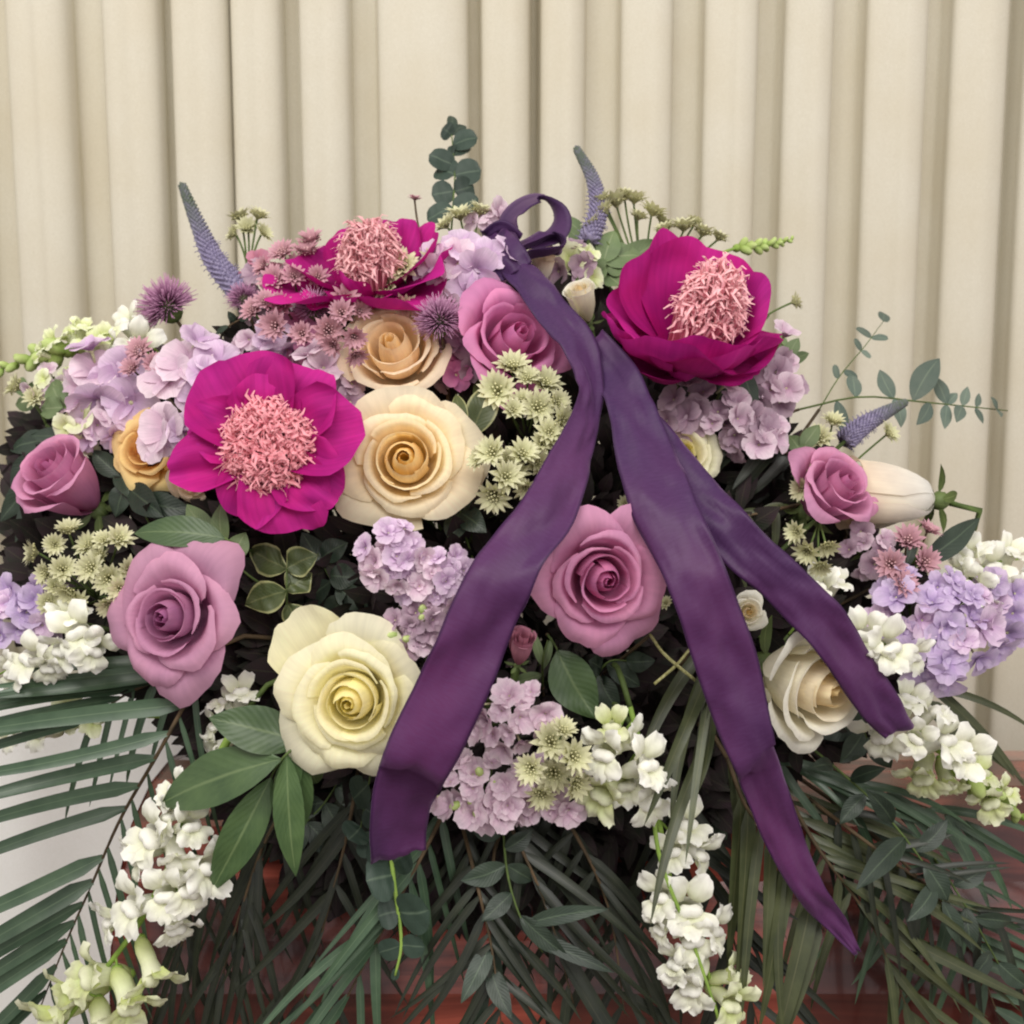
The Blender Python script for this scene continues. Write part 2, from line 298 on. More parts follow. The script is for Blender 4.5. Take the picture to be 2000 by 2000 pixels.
vs = []; uv = []; zs = np.linspace(.25, 1.118, 26); xs = np.linspace(-.80, -.22, 60)
for z in zs:
    for x in xs:
        vs.append((x, 1.175 + .012 * math.sin(x * 38 + 1.2 * noise.noise(Vector((x * 3, z * 2, 1)))) * (1.2 - z * .5) + .004 * noise.noise(Vector((x * 14, z * 5, 4))), z + .006 * noise.noise(Vector((x * 8, 0, 3))))); uv.append((x, z))
rt = root('cloth', 'white cloth hanging behind the palm fronds at the lower left', 'cloth', Matrix.Translation((0, 0, 0)))
o = ob('cloth_sheet', mesh('cloth_sheet', vs, grid_faces(len(xs), len(zs)), noise_mat('white_cloth', rgb(236, 236, 230), rgb(244, 244, 240), 600, .85), uv), rt)
s_ = o.modifiers.new('s', 'SOLIDIFY'); s_.thickness = .002
ob('hanging_rail', mesh('hanging_rail', *tube([Vector((-.82, 1.19, 1.112)), Vector((-.20, 1.19, 1.112))], [.006, .006], 8)[:2], M['stem_brown']), rt)
# casket under the flowers
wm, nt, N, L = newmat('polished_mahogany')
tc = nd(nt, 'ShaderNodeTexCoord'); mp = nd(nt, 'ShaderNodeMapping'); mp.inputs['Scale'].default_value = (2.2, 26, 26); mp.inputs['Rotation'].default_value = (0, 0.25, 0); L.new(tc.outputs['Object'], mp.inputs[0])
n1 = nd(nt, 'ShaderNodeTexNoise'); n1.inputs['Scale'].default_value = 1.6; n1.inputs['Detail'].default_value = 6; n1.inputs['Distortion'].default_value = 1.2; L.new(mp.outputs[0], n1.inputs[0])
cc = mix(nt, rgb(104, 46, 38), rgb(196, 98, 80), maprange(nt, n1.outputs[0], 0.35, 0.68))  # bright slanting streaks: reflections on the polish, painted in as wood figure
n3 = nd(nt, 'ShaderNodeTexNoise'); n3.inputs['Scale'].default_value = 7; L.new(tc.outputs['Object'], n3.inputs[0]); cc = mix(nt, cc, rgb(50, 26, 26), maprange(nt, n3.outputs[0], 0.38, 0.56, 0, 0.85))  # dark patches: extra shade painted into the wood colour
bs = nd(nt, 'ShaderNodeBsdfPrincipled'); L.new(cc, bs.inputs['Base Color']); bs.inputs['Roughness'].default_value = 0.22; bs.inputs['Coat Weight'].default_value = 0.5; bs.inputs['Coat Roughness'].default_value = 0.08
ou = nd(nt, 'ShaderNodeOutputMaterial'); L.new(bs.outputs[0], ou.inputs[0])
XL, XR = -0.318, 1.25
rt = root('casket', 'reddish brown polished wooden casket under the flowers and fronds', 'casket', Matrix.Translation((0, 0, 0)))
def extrude(name, prof, x0, x1, n=2):
    vs = []; k = len(prof)
    for i in range(n):
        x = x0 + (x1 - x0) * i / (n - 1)
        vs += [(x, y, z - .045) for y, z in prof]
    f = grid_faces(k, n, True); f.append(tuple(range(k))); f.append(tuple(range((n) * k - 1, (n - 1) * k - 1, -1)))
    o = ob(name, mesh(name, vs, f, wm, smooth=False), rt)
    bv = o.modifiers.new('b', 'BEVEL'); bv.width = 0.003; bv.segments = 2; bv.limit_method = 'ANGLE'
    return o

lid = [(1.13, 0.96), (1.13, 1.06)] + [(y, z) for y, z in [(1.10, 1.10), (1.05, 1.128), (0.99, 1.140), (0.93, 1.138), (0.88, 1.122), (0.845, 1.09), (0.825, 1.05), (0.817, 1.01), (0.815, 0.96)]]
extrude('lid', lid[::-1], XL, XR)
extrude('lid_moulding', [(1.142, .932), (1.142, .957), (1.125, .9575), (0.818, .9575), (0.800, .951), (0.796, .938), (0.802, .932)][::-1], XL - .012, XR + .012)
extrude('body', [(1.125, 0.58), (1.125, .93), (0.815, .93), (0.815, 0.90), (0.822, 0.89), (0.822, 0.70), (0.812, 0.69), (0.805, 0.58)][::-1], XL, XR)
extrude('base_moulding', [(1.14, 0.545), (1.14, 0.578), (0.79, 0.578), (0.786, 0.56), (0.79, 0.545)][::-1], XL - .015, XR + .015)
bi = root('bier', 'dark bier carrying the casket', 'bier', Matrix.Translation((0.46, 0.97, 0)))
def box(x0, y0, z0, x1, y1, z1):
    v = [Vector(p) for p in [(x0, y0, z0), (x1, y0, z0), (x1, y1, z0), (x0, y1, z0), (x0, y0, z1), (x1, y0, z1), (x1, y1, z1), (x0, y1, z1)]]
    return v, [(3, 2, 1, 0), (4, 5, 6, 7), (0, 1, 5, 4), (1, 2, 6, 5), (2, 3, 7, 6), (3, 0, 4, 7)]
ob('top', mesh('top', *box(-.72, -.15, .46, .72, .15, .498), M['stem_brown'], smooth=False), bi)
for sx in (-.66, .6):
    for sy in (-.13, .08):
        ob('leg', mesh('leg', *box(sx, sy, 0, sx + .05, sy + .05, .4595), M['stem_brown'], smooth=False), bi)
fo = root('flower_foam', 'green foam block in a tray holding all the stems', 'floral foam', Matrix.Translation(CORE))
g = box(-.15, -.055, -.045, .15, .055, .05)
o = ob('foam_block', mesh('foam_block', *g, M['foam'], smooth=False), fo); b = o.modifiers.new('b', 'BEVEL'); b.width = 0.01; b.segments = 3
ob('tray', mesh('tray', *box(-.165, -.065, -.052, .165, .065, -.04), M['leaf_dark'], smooth=False), fo)

# ------------------------------------------------------------------ roses
def sst(a, b, x):
    x = max(0.0, min(1.0, (x - a) / (b - a))); return x * x * (3 - 2 * x)
def rose_petal(ang, t, N, sd, H, spread, point, drop=.40, heart=.5, blunt=.7):
    nu, nv = 17, 14
    rnd = random.Random(sd)
    fl = sst(.30, 1.0, t) * spread; inn = 1 - sst(.10, .48, t)
    wv = (1.55 if t < .45 else 1.28 - .30 * (t - .45) / .55) + rnd.uniform(-.10, .10)
    Rm = .035 + .515 * t ** (1.25 - heart) + rnd.uniform(-.015, .015)
    zt = H * (1.0 - drop * t ** 1.6 - .05 * inn) * rnd.uniform(.95, 1.04)
    cr1, cr2 = rnd.uniform(-.8, .8), rnd.uniform(-.8, .8)
    fo = .52 * rnd.uniform(.84, 1.16); skew = rnd.uniform(-.35, .35); off = Vector((rnd.uniform(0, 50), rnd.uniform(0, 50), 0))
    vs = []; uv = []; tn = []
    for j in range(nv):
        v = (j / (nv - 1)) ** .85
        for i in range(nu):
            u = -1 + 2 * i / (nu - 1); us = u - skew * (1 - u * u); ua = abs(us)
            edge = 1 - (.04 + .16 * fl) * ua ** 3 + point * fl * .05 * max(0, 1 - ua * 1.5) + .035 * noise.noise(off + Vector((u * 2.6, 3, 0))) + .018 * noise.noise(off + Vector((u * 8, 5, 0)))
            vv = v * edge
            r = Rm * math.sin(min(1, vv / .62) * math.pi / 2) ** blunt
            r *= 1 - (.66 * inn) * vv ** 2.5
            k = max(0, (vv - .48) / .52)
            r += fl * fo * k ** 1.35 * (1 - point * .50 * ua ** 1.15)
            z = zt * (1 - (1 - min(1, vv)) ** 1.35)
            z -= fl * .10 * max(0, (vv - .70) / .30) ** 2
            sr = max(0, (ua - .40) / .60)                       # sides roll back so the rim comes to a point
            z -= fl * .17 * sr ** 1.8 * vv ** 2
            crs = .022 * fl * vv ** 1.5 * (math.exp(-((u - cr1) / .07) ** 2) + math.exp(-((u - cr2) / .09) ** 2)); z -= crs; r -= crs
            lip = max(0, (vv - .84) / .16) ** 1.5 * (.30 + .70 * (1 - inn)); r += lip * (.030 - .020 * fl * lip); z -= lip * (.018 + .07 * fl)
            r *= 1 + (.10 + .10 * inn) * u * (1 - .3 * fl)
            a = ang + u * wv * (.5 + .5 * min(1, vv * 2.4)) * (1 - .10 * fl * vv)
            n = noise.noise(off + Vector((u * 1.4, vv * 1.8, 7))) * (.018 + .10 * fl) * vv
            n2 = noise.noise(off + Vector((u * 3.8, vv * 2.6, 17))) * (.012 + .045 * fl) * vv ** 1.5
            r += n + n2; z += n * .6
            vs.append(Vector((r * math.cos(a), r * math.sin(a), z))); uv.append(((u + 1) / 2, vv)); tn.append((vv, t, ua))
    return vs, grid_faces(nu, nv), uv, tn
def rose(label, px, py, dz, rad, ax, mat, name='rose', N=24, H=0.95, spread=1.0, point=0.6, seed=1, roll=0.0, squash=1.0, stem='stem', sep=True, end=None, drop=.40, heart=.5, blunt=.7):
    axis = V(*ax); Rr = S(rad, px, py, dz)
    pos = Q(px, py, dz) - axis * (H * Rr * 0.62)
    rt = root(name, label, 'rose' if 'bud' not in name else 'rosebud', frame(pos, axis, roll))
    rnd = random.Random(seed)
    ang = 0
    Sm = Matrix.Diagonal((Rr, Rr * squash, Rr, 1))
    for k in range(N):
        t = (k + 0.5) / N; ang += 2.39996 + rnd.uniform(-.2, .2)
        g = rose_petal(ang, t, N, seed * 100 + k, H, spread, point, drop, heart, blunt)
        ob('petal', mesh('petal', [Sm @ v for v in g[0]], g[1], M[mat], g[2], g[3]), rt)
    e = ellipsoid(.17 * Rr, .17 * Rr, .16 * Rr, 10, 6)
    ob('calyx', mesh('calyx', [v - Vector((0, 0, .06 * Rr)) for v in e[0]], e[1], M['sepal'], e[2], e[3]), rt)
    if sep:
        for k in range(5):
            a = k * 1.2566 + .3
            dr = Vector((math.cos(a), math.sin(a), 0))
            g = leaf(Vector((0, 0, -.02 * Rr)) + dr * .12 * Rr, dr * .62 * Rr + Vector((0, 0, .02 * Rr)), .10 * Rr, Vector((0, 0, 1)), bow=-.12, nv=6, nu=3)
            ob('sepal', mesh('sepal', g[0], g[1], M['sepal'], g[2], g[3]), rt)
    stem_to_core(rt, pos - axis * .15 * Rr, M['stem'], 0.0026, axis, end)
    return rt
# ------------------------------------------------------------------ leaves and blades
def leaf(p0, p1, hw, nrm, bow=0.08, fold=0.12, nv=9, nu=5, shape='leaf', side=0.0, wav=0.0, droop=None, twist=0.0):
    ax = p1 - p0; Ln = ax.length; a = ax.normalized(); s = a.cross(nrm).normalized(); n = s.cross(a).normalized()
    vs = []; uv = []; tn = []; o = U(0, 99)
    for j in range(nv):
        v = j / (nv - 1)
        if shape == 'leaf': wd = math.sin(math.pi * v ** 0.85) ** 0.85
        elif shape == 'round': wd = math.sqrt(max(0, 1 - (2 * v - 1) ** 2)) ** 0.9
        elif shape == 'blade': wd = min(1, v * 14 + .35) * (1 - v ** 3.5) ** 0.8 * (1 - 0.15 * v)
        elif shape == 'lance': wd = math.sin(math.pi * v ** 0.7) ** 1.1
        wd = max(wd, 0.02)
        c = p0 + ax * v + n * (bow * Ln * 4 * v * (1 - v)) + s * (side * Ln * 4 * v * (1 - v))
        if droop is not None: c = c + droop * (v * v)
        tw = twist * v; s2 = s * math.cos(tw) + n * math.sin(tw); n2 = n * math.cos(tw) - s * math.sin(tw)
        for i in range(nu):
            u = -1 + 2 * i / (nu - 1)
            wv = wav * hw * noise.noise(Vector((v * 5, u * 1.5, o))) if wav else 0
            vs.append(c + s2 * (u * hw * wd) + n2 * (abs(u) * hw * wd * fold + wv)); uv.append(((u + 1) / 2, v)); tn.append((v, .5, abs(u)))
    return vs, grid_faces(nu, nv), uv, tn
def put(name, g, mat, rt):
    g = local(g, rt); return ob(name, mesh(name, g[0], g[1], M[mat], g[2], g[3]), rt)
# free petal: a rounded fan bent along its length, base at origin, growing out of +X round axis Z
def fpetal(Ln, W, ph0, ph1, cup=0.2, rnd=.35, notch=0.0, ruff=0.05, sd=0, nu=7, nv=7, basew=0.3, freq=2.5, fine=.5):
    vs = []; uv = []; tn = []; pr = [(0.0, 0.0)]; n = 40
    for k in range(n):
        ph = ph0 + (ph1 - ph0) * (k + .5) / n; pr.append((pr[-1][0] + math.sin(ph) / n, pr[-1][1] + math.cos(ph) / n))
    for j in range(nv):
        v = j / (nv - 1)
        for i in range(nu):
            u = -1 + 2 * i / (nu - 1); ua = abs(u)
            edge = 1 - rnd * ua ** 2.4 - notch * max(0, 1 - ua * 3.5) + ruff * 0.8 * noise.noise(Vector((u * freq, sd * 3.7, 1)))
            vv = min(1.15, v * edge); k = min(vv, 1.0) * n; k0 = min(int(k), n - 1); f = k - k0
            x = pr[k0][0] * (1 - f) + pr[k0 + 1][0] * f; z = pr[k0][1] * (1 - f) + pr[k0 + 1][1] * f
            w = W * (basew + (1 - basew) * math.sin(min(1, vv * 1.35) * math.pi / 2))
            ph = ph0 + (ph1 - ph0) * vv
            nx, nz = -math.cos(ph), math.sin(ph)
            c = cup * ua * ua * W + ruff * noise.noise(Vector((u * freq, v * 2.4, sd * 5.1))) * vv + ruff * fine * noise.noise(Vector((u * freq * 2.2, v * 4, sd * 2.3 + 9))) * vv * vv
            vs.append(Vector(((x * Ln + nx * c * Ln), u * w * Ln, z * Ln + nz * c * Ln))); uv.append(((u + 1) / 2, vv)); tn.append((vv, .5, ua))
    return vs, grid_faces(nu, nv), uv, tn
# ------------------------------------------------------------------ peonies
def peony(label, px, py, dz, rad, ax, petals, stam, srad, sh, seed, roll=0.0, nst=1100, soff=(0, 0)):
    axis = V(*ax); Rr = S(rad, px, py, dz); pos = Q(px, py, dz) - axis * Rr * .25
    # roll so that local X is the picture's right
    q = axis.to_track_quat('Z', 'Y').to_matrix().to_4x4()
    rgt = (RT - axis * RT.dot(axis)).normalized(); lx = q.inverted() @ rgt
    rt = root('peony', label, 'peony', Matrix.Translation(pos) @ q @ Matrix.Rotation(math.atan2(lx.y, lx.x), 4, 'Z'))
    for k, (an, ln, wd, p0, p1, lay) in enumerate(petals):
        g = fpetal(ln * Rr, wd, math.radians(p0), math.radians(p1), cup=.34, rnd=.40, notch=.05, ruff=.17, sd=seed * 31 + k, nu=25, nv=19, basew=.34, freq=1.5, fine=.25)
        Mx = Matrix.Rotation(math.radians(an), 4, 'Z') @ Matrix.Translation((.05 * Rr, 0, -lay * .03 * Rr))
        ob('petal', mesh('petal', [Mx @ v for v in g[0]], g[1], M['peony'], g[2], g[3]), rt)
    mb = MB(); rnd = random.Random(seed)
    for k in range(nst):
        t = (k + .5) / nst; r = srad * math.sqrt(t); a = k * 2.39996 + rnd.uniform(-.2, .2)
        base = Vector((r * .55 * math.cos(a), r * .55 * math.sin(a), .02)) * Rr
        tip = Vector((r * math.cos(a), r * math.sin(a), sh * (1 - .50 * (r / srad) ** 2.5 - .22 * math.exp(-(r / srad / .3) ** 2)) * rnd.uniform(.82, 1.12))) * Rr
        bend = Vector((rnd.uniform(-1, 1), rnd.uniform(-1, 1), rnd.uniform(-.6, .8))) * .075 * Rr
        d = (tip - base).normalized(); s = d.cross(Vector((rnd.uniform(-1, 1), rnd.uniform(-1, 1), .2))).normalized()
        ps = [base, base.lerp(tip, .55), tip, tip + bend, tip + bend * 1.5 + Vector((rnd.uniform(-1, 1), rnd.uniform(-1, 1), -.8)) * .05 * Rr]
        ws = [.005, .009, .014, .017, .007]; vs = []; tn = []
        for q_, w_, z_ in zip(ps, ws, (0, .4, .8, 1, 1)):
            for u in (-1, 0, 1):
                vs.append(q_ + s * u * w_ * Rr + d.cross(s) * (abs(u) * .5 * w_ * Rr)); tn.append((min(1, max(0, z_ * rnd.uniform(.75, 1.1))), .5, .5))
        mb.add(vs, grid_faces(3, 5), [(0, 0)] * 15, tn)
    mb.v = [v + Vector((soff[0], soff[1], 0)) * Rr * min(1, v.z / (.4 * sh * Rr)) for v in mb.v]
    c = ob('stamens', mb.mesh('stamens', M[stam]), rt); c['kind'] = 'stuff'; c['label'] = 'dense coral pink mop of stamens'
    e = ellipsoid(.2 * Rr, .2 * Rr, .12 * Rr, 10, 6); ob('calyx', mesh('calyx', [v - Vector((0, 0, .08 * Rr)) for v in e[0]], e[1], M['sepal'], e[2], e[3]), rt)
    stem_to_core(rt, pos - axis * .12 * Rr, M['stem'], 0.003, axis)
    return rt
# ------------------------------------------------------------------ clustered florets (stock, hydrangea-like heads)
PET = {}
def petal_variants(mat, ln=1.0, wd=.46, p0=40, p1=100, ruff=.1, nv=4, rnd=.3, notch=.05):
    key = (mat, wd, p0, p1, ruff, notch)
    if key not in PET:
        PET[key] = []
        for k in range(nv):
            g = fpetal(ln, wd * U(.9, 1.1), math.radians(p0 + U(-12, 12)), math.radians(p1 + U(-15, 15)), cup=U(.05, .35), rnd=rnd, notch=notch, ruff=ruff, sd=U(0, 90), nu=7, nv=6, basew=.25)
            PET[key].append(mesh('petal', g[0], g[1], M[mat], g[2], g[3]))
    return PET[key]
EYE = {}
def eye_mesh(mat):
    if mat not in EYE:
        mb = MB(); mb.add(*ellipsoid(.11, .11, .09, 8, 5))
        mb.addM(tube([Vector((0, 0, 0)), Vector((0, 0, -.25)), Vector((.02, .01, -.55))], [.07, .06, .05], 6), Matrix())
        EYE[mat] = mb.mesh('floret', M[mat])
    return EYE[mat]
def floret(rt, pos, axis, R_, mat, n=5, inner=0, wd=.46, p0=40, p1=98, ruff=.1, notch=.05, eye='eye'):
    Mx = Matrix.Translation(pos) @ axis.to_track_quat('Z', 'Y').to_matrix().to_4x4() @ Matrix.Rotation(U(0, 6), 4, 'Z')
    f = ob('floret', eye_mesh(eye), rt, rt.matrix_world.inverted() @ Mx @ Matrix.Scale(R_, 4))
    pv = petal_variants(mat, 1, wd, p0, p1, ruff, notch=notch)
    for k in range(n):
        ob('petal', random.choice(pv), f, Matrix.Rotation(k * 6.2832 / n + U(-.15, .15), 4, 'Z') @ Matrix.Rotation(U(-.2, .2), 4, 'X') @ Matrix.Scale(U(.88, 1.08), 4))
    if inner:
        pi_ = petal_variants(mat, 1, wd * .8, 20, 70, ruff, notch=notch)
        for k in range(inner): ob('petal', random.choice(pi_), f, Matrix.Rotation(k * 6.2832 / inner + U(-.4, .4), 4, 'Z') @ Matrix.Scale(U(.5, .68), 4))
    return f
def cluster(name, label, cat, px, py, dz, rx, ry, n, fr, mat, ax=(0, .25, 1), pts=None, depth=0.6, mats=None, buds=0, **kw):
    c = Q(px, py, dz); kx = S(1, px, py, dz); rt = root(name, label, cat, Matrix.Translation(c - V(*ax) * kx * min(rx, ry) * .8))
    A = V(*ax)
    spots = []
    if pts:
        for (x, y, fx, fy, fz) in pts: spots.append((Q(x, y, dz + U(0, .008)), V(fx, fy, fz)))
    else:
        for k in range(n):
            t = (k + .5) / n; r = math.sqrt(t) * .97; a = k * 2.39996 + U(-.25, .25)
            lx, ly = r * math.cos(a), r * math.sin(a); h = math.sqrt(max(0, 1 - r * r * .95))
            nr = (RT * lx * .9 + UP * ly * .9 - FW * h * 1.1 + A * .35).normalized()
            spots.append((c + (RT * lx * rx + UP * ly * ry) * kx - FW * (h - .6) * min(rx, ry) * kx * depth, nr))
    hub = rt.matrix_world.translation
    for i, (p, nr) in enumerate(spots):
        R_ = fr * kx * U(.72, 1.22); p = p + nr * kx * U(-.3, .3) * fr; j = (nr + Vector((U(-1, 1), U(-1, 1), U(-1, 1))) * .45).normalized()
        f = floret(rt, p, j, R_, (mats[i % len(mats)] if mats else mat), **kw)
    mb = MB(); inv = rt.matrix_world.inverted()
    for p, nr in spots: mb.add(*tube([inv @ q for q in bez(hub, hub.lerp(p, .5) - nr * .004, p - nr * fr * kx * .4, 4)], [.0012] * 4, 4))
    ob('flower_stalks', mb.mesh('flower_stalks', M['stem']), rt)
    for k in range(buds):
        a = U(0, 6.28); p = c + (RT * math.cos(a) * rx * U(.3, .9) + UP * math.sin(a) * ry * U(.3, .9)) * kx - FW * kx * 14
        e = ellipsoid(kx * 9, kx * 9, kx * 16, 8, 6); ob('bud', mesh('bud', e[0], e[1], M['bud'], e[2], e[3]), rt, inv @ frame(p, (p - hub)))
    stem_to_core(rt, hub, M['stem'], .0022)
    return rt
# ------------------------------------------------------------------ snapdragons
def snap_parts():
    T = []; UPP = []; LOW = []
    for k in range(6):
        vs = []; uv = []; tn = []; nu, nv = 10, 7
        for j in range(nv):
            v = j / (nv - 1); r = [.13, .20, .235, .24, .235, .26, .30][j] * U(.97, 1.03)
            for i in range(nu):
                a = 6.2832 * i / nu; rr = r * (1 + .12 * math.cos(2 * a)) * (1 + (.1 if math.sin(a) < 0 else 0) * (v < .4))
                vs.append(Vector((rr * math.cos(a), rr * math.sin(a) * .9, v * .95 - .95))); uv.append((i / nu, v)); tn.append((v, .5, .5))
        f = grid_faces(nu, nv, True); f.append(tuple(range(nu - 1, -1, -1))); T.append((vs, f, uv, tn))
        mb = MB()
        for s in (-1, 1):
            g = fpetal(.78, .40, math.radians(8), math.radians(U(75, 120)), cup=-.12, rnd=.42, ruff=.24, sd=U(0, 99), nu=9, nv=8, basew=.5)
            mb.addM(g, Matrix.Translation((s * .13, .16, -.08)) @ Matrix.Rotation(math.radians(90 - s * 34), 4, 'Z'))
        UPP.append(mb)
        mb = MB()
        vs = []; uv = []; tn = []; nu, nv = 12, 8      # swollen palate with a groove
        e = ellipsoid(.31, .18, .22, 12, 8)
        for v in e[0]:
            gr = 1 - .24 * math.exp(-(v.x / .09) ** 2) * (v.z > -.1)
            vs.append(Vector((v.x, v.y * gr - .10, v.z * gr + .05)))
        mb.add(vs, e[1], e[2], [(.85, .5, .5)] * len(vs))
        for an, ln in ((-90, .66), (-40, .70), (-140, .70)):
            g = fpetal(ln, .42, math.radians(25), math.radians(U(95, 150)), cup=-.15, rnd=.45, ruff=.24, sd=U(0, 99), nu=9, nv=8, basew=.5)
            mb.addM(g, Matrix.Translation((.10 * math.cos(math.radians(an)), -.14 + .08 * math.sin(math.radians(an)), -.05)) @ Matrix.Rotation(math.radians(an), 4, 'Z'))
        LOW.append(mb)
    return T, UPP, LOW
SP = snap_parts(); SPM = {}
def snap_meshes(mat):
    if mat not in SPM:
        SPM[mat] = ([mesh('floret', g[0], g[1], M[mat], g[2], g[3]) for g in SP[0]], [m.mesh('upper_lip', M[mat]) for m in SP[1]], [m.mesh('lower_lip', M[mat]) for m in SP[2]])
    return SPM[mat]
def snapdragon(label, path, florets, tip_buds=0, mat='white', dz=0.0, sw=5, stemmat='stem_light', root_core=True, budmat='bud', tips=1.0, span=.42):
    """path: stem control points (px,py,dz); florets: (px,py,size_px,fx,fy,fz[,mat]) mouth centres with facing"""
    ps = [Q(x, y, z + dz) for x, y, z in path]; o0 = ps[0]
    rt = root('snapdragon', label, 'snapdragon', Matrix.Translation(o0))
    sm = [Vector(p) for p in cr([tuple(p) for p in ps], 24)]; kx = S(1, path[0][0], path[0][1]); pq = cr(path, 24)
    g = tube([p - o0 for p in sm], [kx * sw * (1 - .55 * i / 23) for i in range(24)], 7)
    ob('stem', mesh('stem', g[0], g[1], M[stemmat]), rt)
    for fl in florets:
        x, y, s, fx, fy, fz = fl[:6]; s *= U(.92, 1.15); mt = fl[6] if len(fl) > 6 else mat
        iz = min(range(24), key=lambda q: (pq[q][0] - x) ** 2 + (pq[q][1] - y) ** 2)
        A = V(fx, fy, fz); p = Q(x, y, dz + pq[iz][2] + .018 * max(0, fz))
        T, UPm, LO = snap_meshes(mt)
        # keep the lips upright: local Y stays near world up
        z = A; yv = (UP + V(U(-.3, .3), 0, U(-.2, .2)) * .35); yv = (yv - z * yv.dot(z)).normalized(); xv = yv.cross(z)
        Mx = Matrix(((xv.x, yv.x, z.x, p.x), (xv.y, yv.y, z.y, p.y), (xv.z, yv.z, z.z, p.z), (0, 0, 0, 1)))
        f = ob('floret', random.choice(T), rt, rt.matrix_world.inverted() @ Mx @ Matrix.Rotation(U(-.5, .5), 4, 'Z') @ Matrix.Scale(s * kx, 4))
        ob('upper_lip', random.choice(UPm), f); ob('lower_lip', random.choice(LO), f)
        near = min(sm, key=lambda q: (q - p).length); b = p - A * s * kx * .93
        g = tube([q - o0 for q in bez(near, near.lerp(b, .5) + UP * .002, b, 4)], [kx * 3] * 4, 5); ob('flower_stalk', mesh('flower_stalk', g[0], g[1], M[stemmat]), rt)
        e = ellipsoid(kx * s * .15, kx * s * .15, kx * s * .12, 8, 5); ob('calyx', mesh('calyx', e[0], e[1], M[stemmat], e[2], e[3]), rt, Matrix.Translation(b - o0))
    for k in range(tip_buds):
        t = 1 - span * k / max(1, tip_buds); i = int(t * 23); c = sm[i]; d = (sm[min(23, i + 1)] - sm[max(0, i - 1)]).normalized()
        a = k * 2.4; s1 = d.cross(FW).normalized(); s2 = d.cross(s1)
        ou = (s1 * math.cos(a) + s2 * math.sin(a)); sz = kx * tips * (7 + 11 * (k / max(1, tip_buds)))
        e = ellipsoid(sz, sz, sz * 1.7, 8, 6)
        ob('bud', mesh('bud', e[0], e[1], M[budmat], e[2], e[3]), rt, Matrix.Translation(-o0) @ frame(c + ou * sz * .9, (ou + d * .9)))
    if root_core:
        stem_to_core(rt, o0, M['stem'], min(.002, kx * sw), (ps[1] - ps[0]).normalized(), name='lower_stem')
    return rt
# ------------------------------------------------------------------ astrantia
AST = {}
def astr_meshes(kind):
    if kind not in AST:
        bm_, dm_ = (M['astr'], M['astr_dome']) if kind == 'green' else (M['astr_pink'], M['astr_pink_dome'])
        heads = []; domes = []
        for k in range(4):
            mb = MB(); n = 22; tilt = U(52, 80)
            for i in range(n):
                ti = tilt - (14 if i % 2 else 0)
                g = leaf(Vector((.08, 0, -.02 * (i % 2))), Vector((math.sin(math.radians(ti)) * U(.85, 1.05), 0, math.cos(math.radians(ti)))), .17, Vector((0, 0, 1)), bow=.10, fold=.25, nv=7, nu=3, shape='leaf')
                mb.addM(g, Matrix.Rotation(i * 6.2832 / n + U(-.05, .05), 4, 'Z') @ Matrix.Rotation(U(-.12, .12), 4, 'Y'))
            heads.append(mb.mesh('flower_head', bm_))
            mb = MB()
            for i in range(34):
                r = math.sqrt((i + .5) / 34) * .52; a = i * 2.4
                p = Vector((r * math.cos(a), r * math.sin(a), .38 - .5 * r * r)); base = Vector((0, 0, .02))
                mb.add(*tube([base, base.lerp(p, .6), p], [.012, .012, .01], 4))
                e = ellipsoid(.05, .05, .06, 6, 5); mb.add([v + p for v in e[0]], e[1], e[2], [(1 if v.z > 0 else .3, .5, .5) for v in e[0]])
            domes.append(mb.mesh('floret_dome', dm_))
        AST[kind] = (heads, domes)
    return AST[kind]
def astrantia(label, heads, kind='green', dz=0.0, stemmat='stem', hub=None, group=None):
    heads = [(h[0], h[1], h[2] * 1.22) + tuple(h[3:]) for h in heads]
    xs = sum(h[0] for h in heads) / len(heads); ys = sum(h[1] for h in heads) / len(heads)
    hb = hub or (xs, ys + 60, dz - .05)
    hp = Q(hb[0], hb[1], hb[2]); rt = root('astrantia', label, 'astrantia', Matrix.Translation(hp))
    H, Dm = astr_meshes(kind)
    for h in heads:
        x, y, r = h[:3]; A = V(*(h[3:6] if len(h) > 3 else (U(-.45, .45), U(0, .7), 1)))
        p = Q(x, y, dz + U(-.008, .012)); k = random.randrange(4); s = S(r, x, y, dz)
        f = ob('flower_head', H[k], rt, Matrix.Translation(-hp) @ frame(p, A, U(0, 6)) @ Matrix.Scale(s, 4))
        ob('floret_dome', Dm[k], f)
        g = tube([q - hp for q in bez(hp, p.lerp(hp, .4) - A * .008, p, 7)], [S(2.2, x, y)] * 7, 5); ob('flower_stalk', mesh('flower_stalk', g[0], g[1], M[stemmat]), rt)
    stem_to_core(rt, hp, M[stemmat], .0018)
    return rt
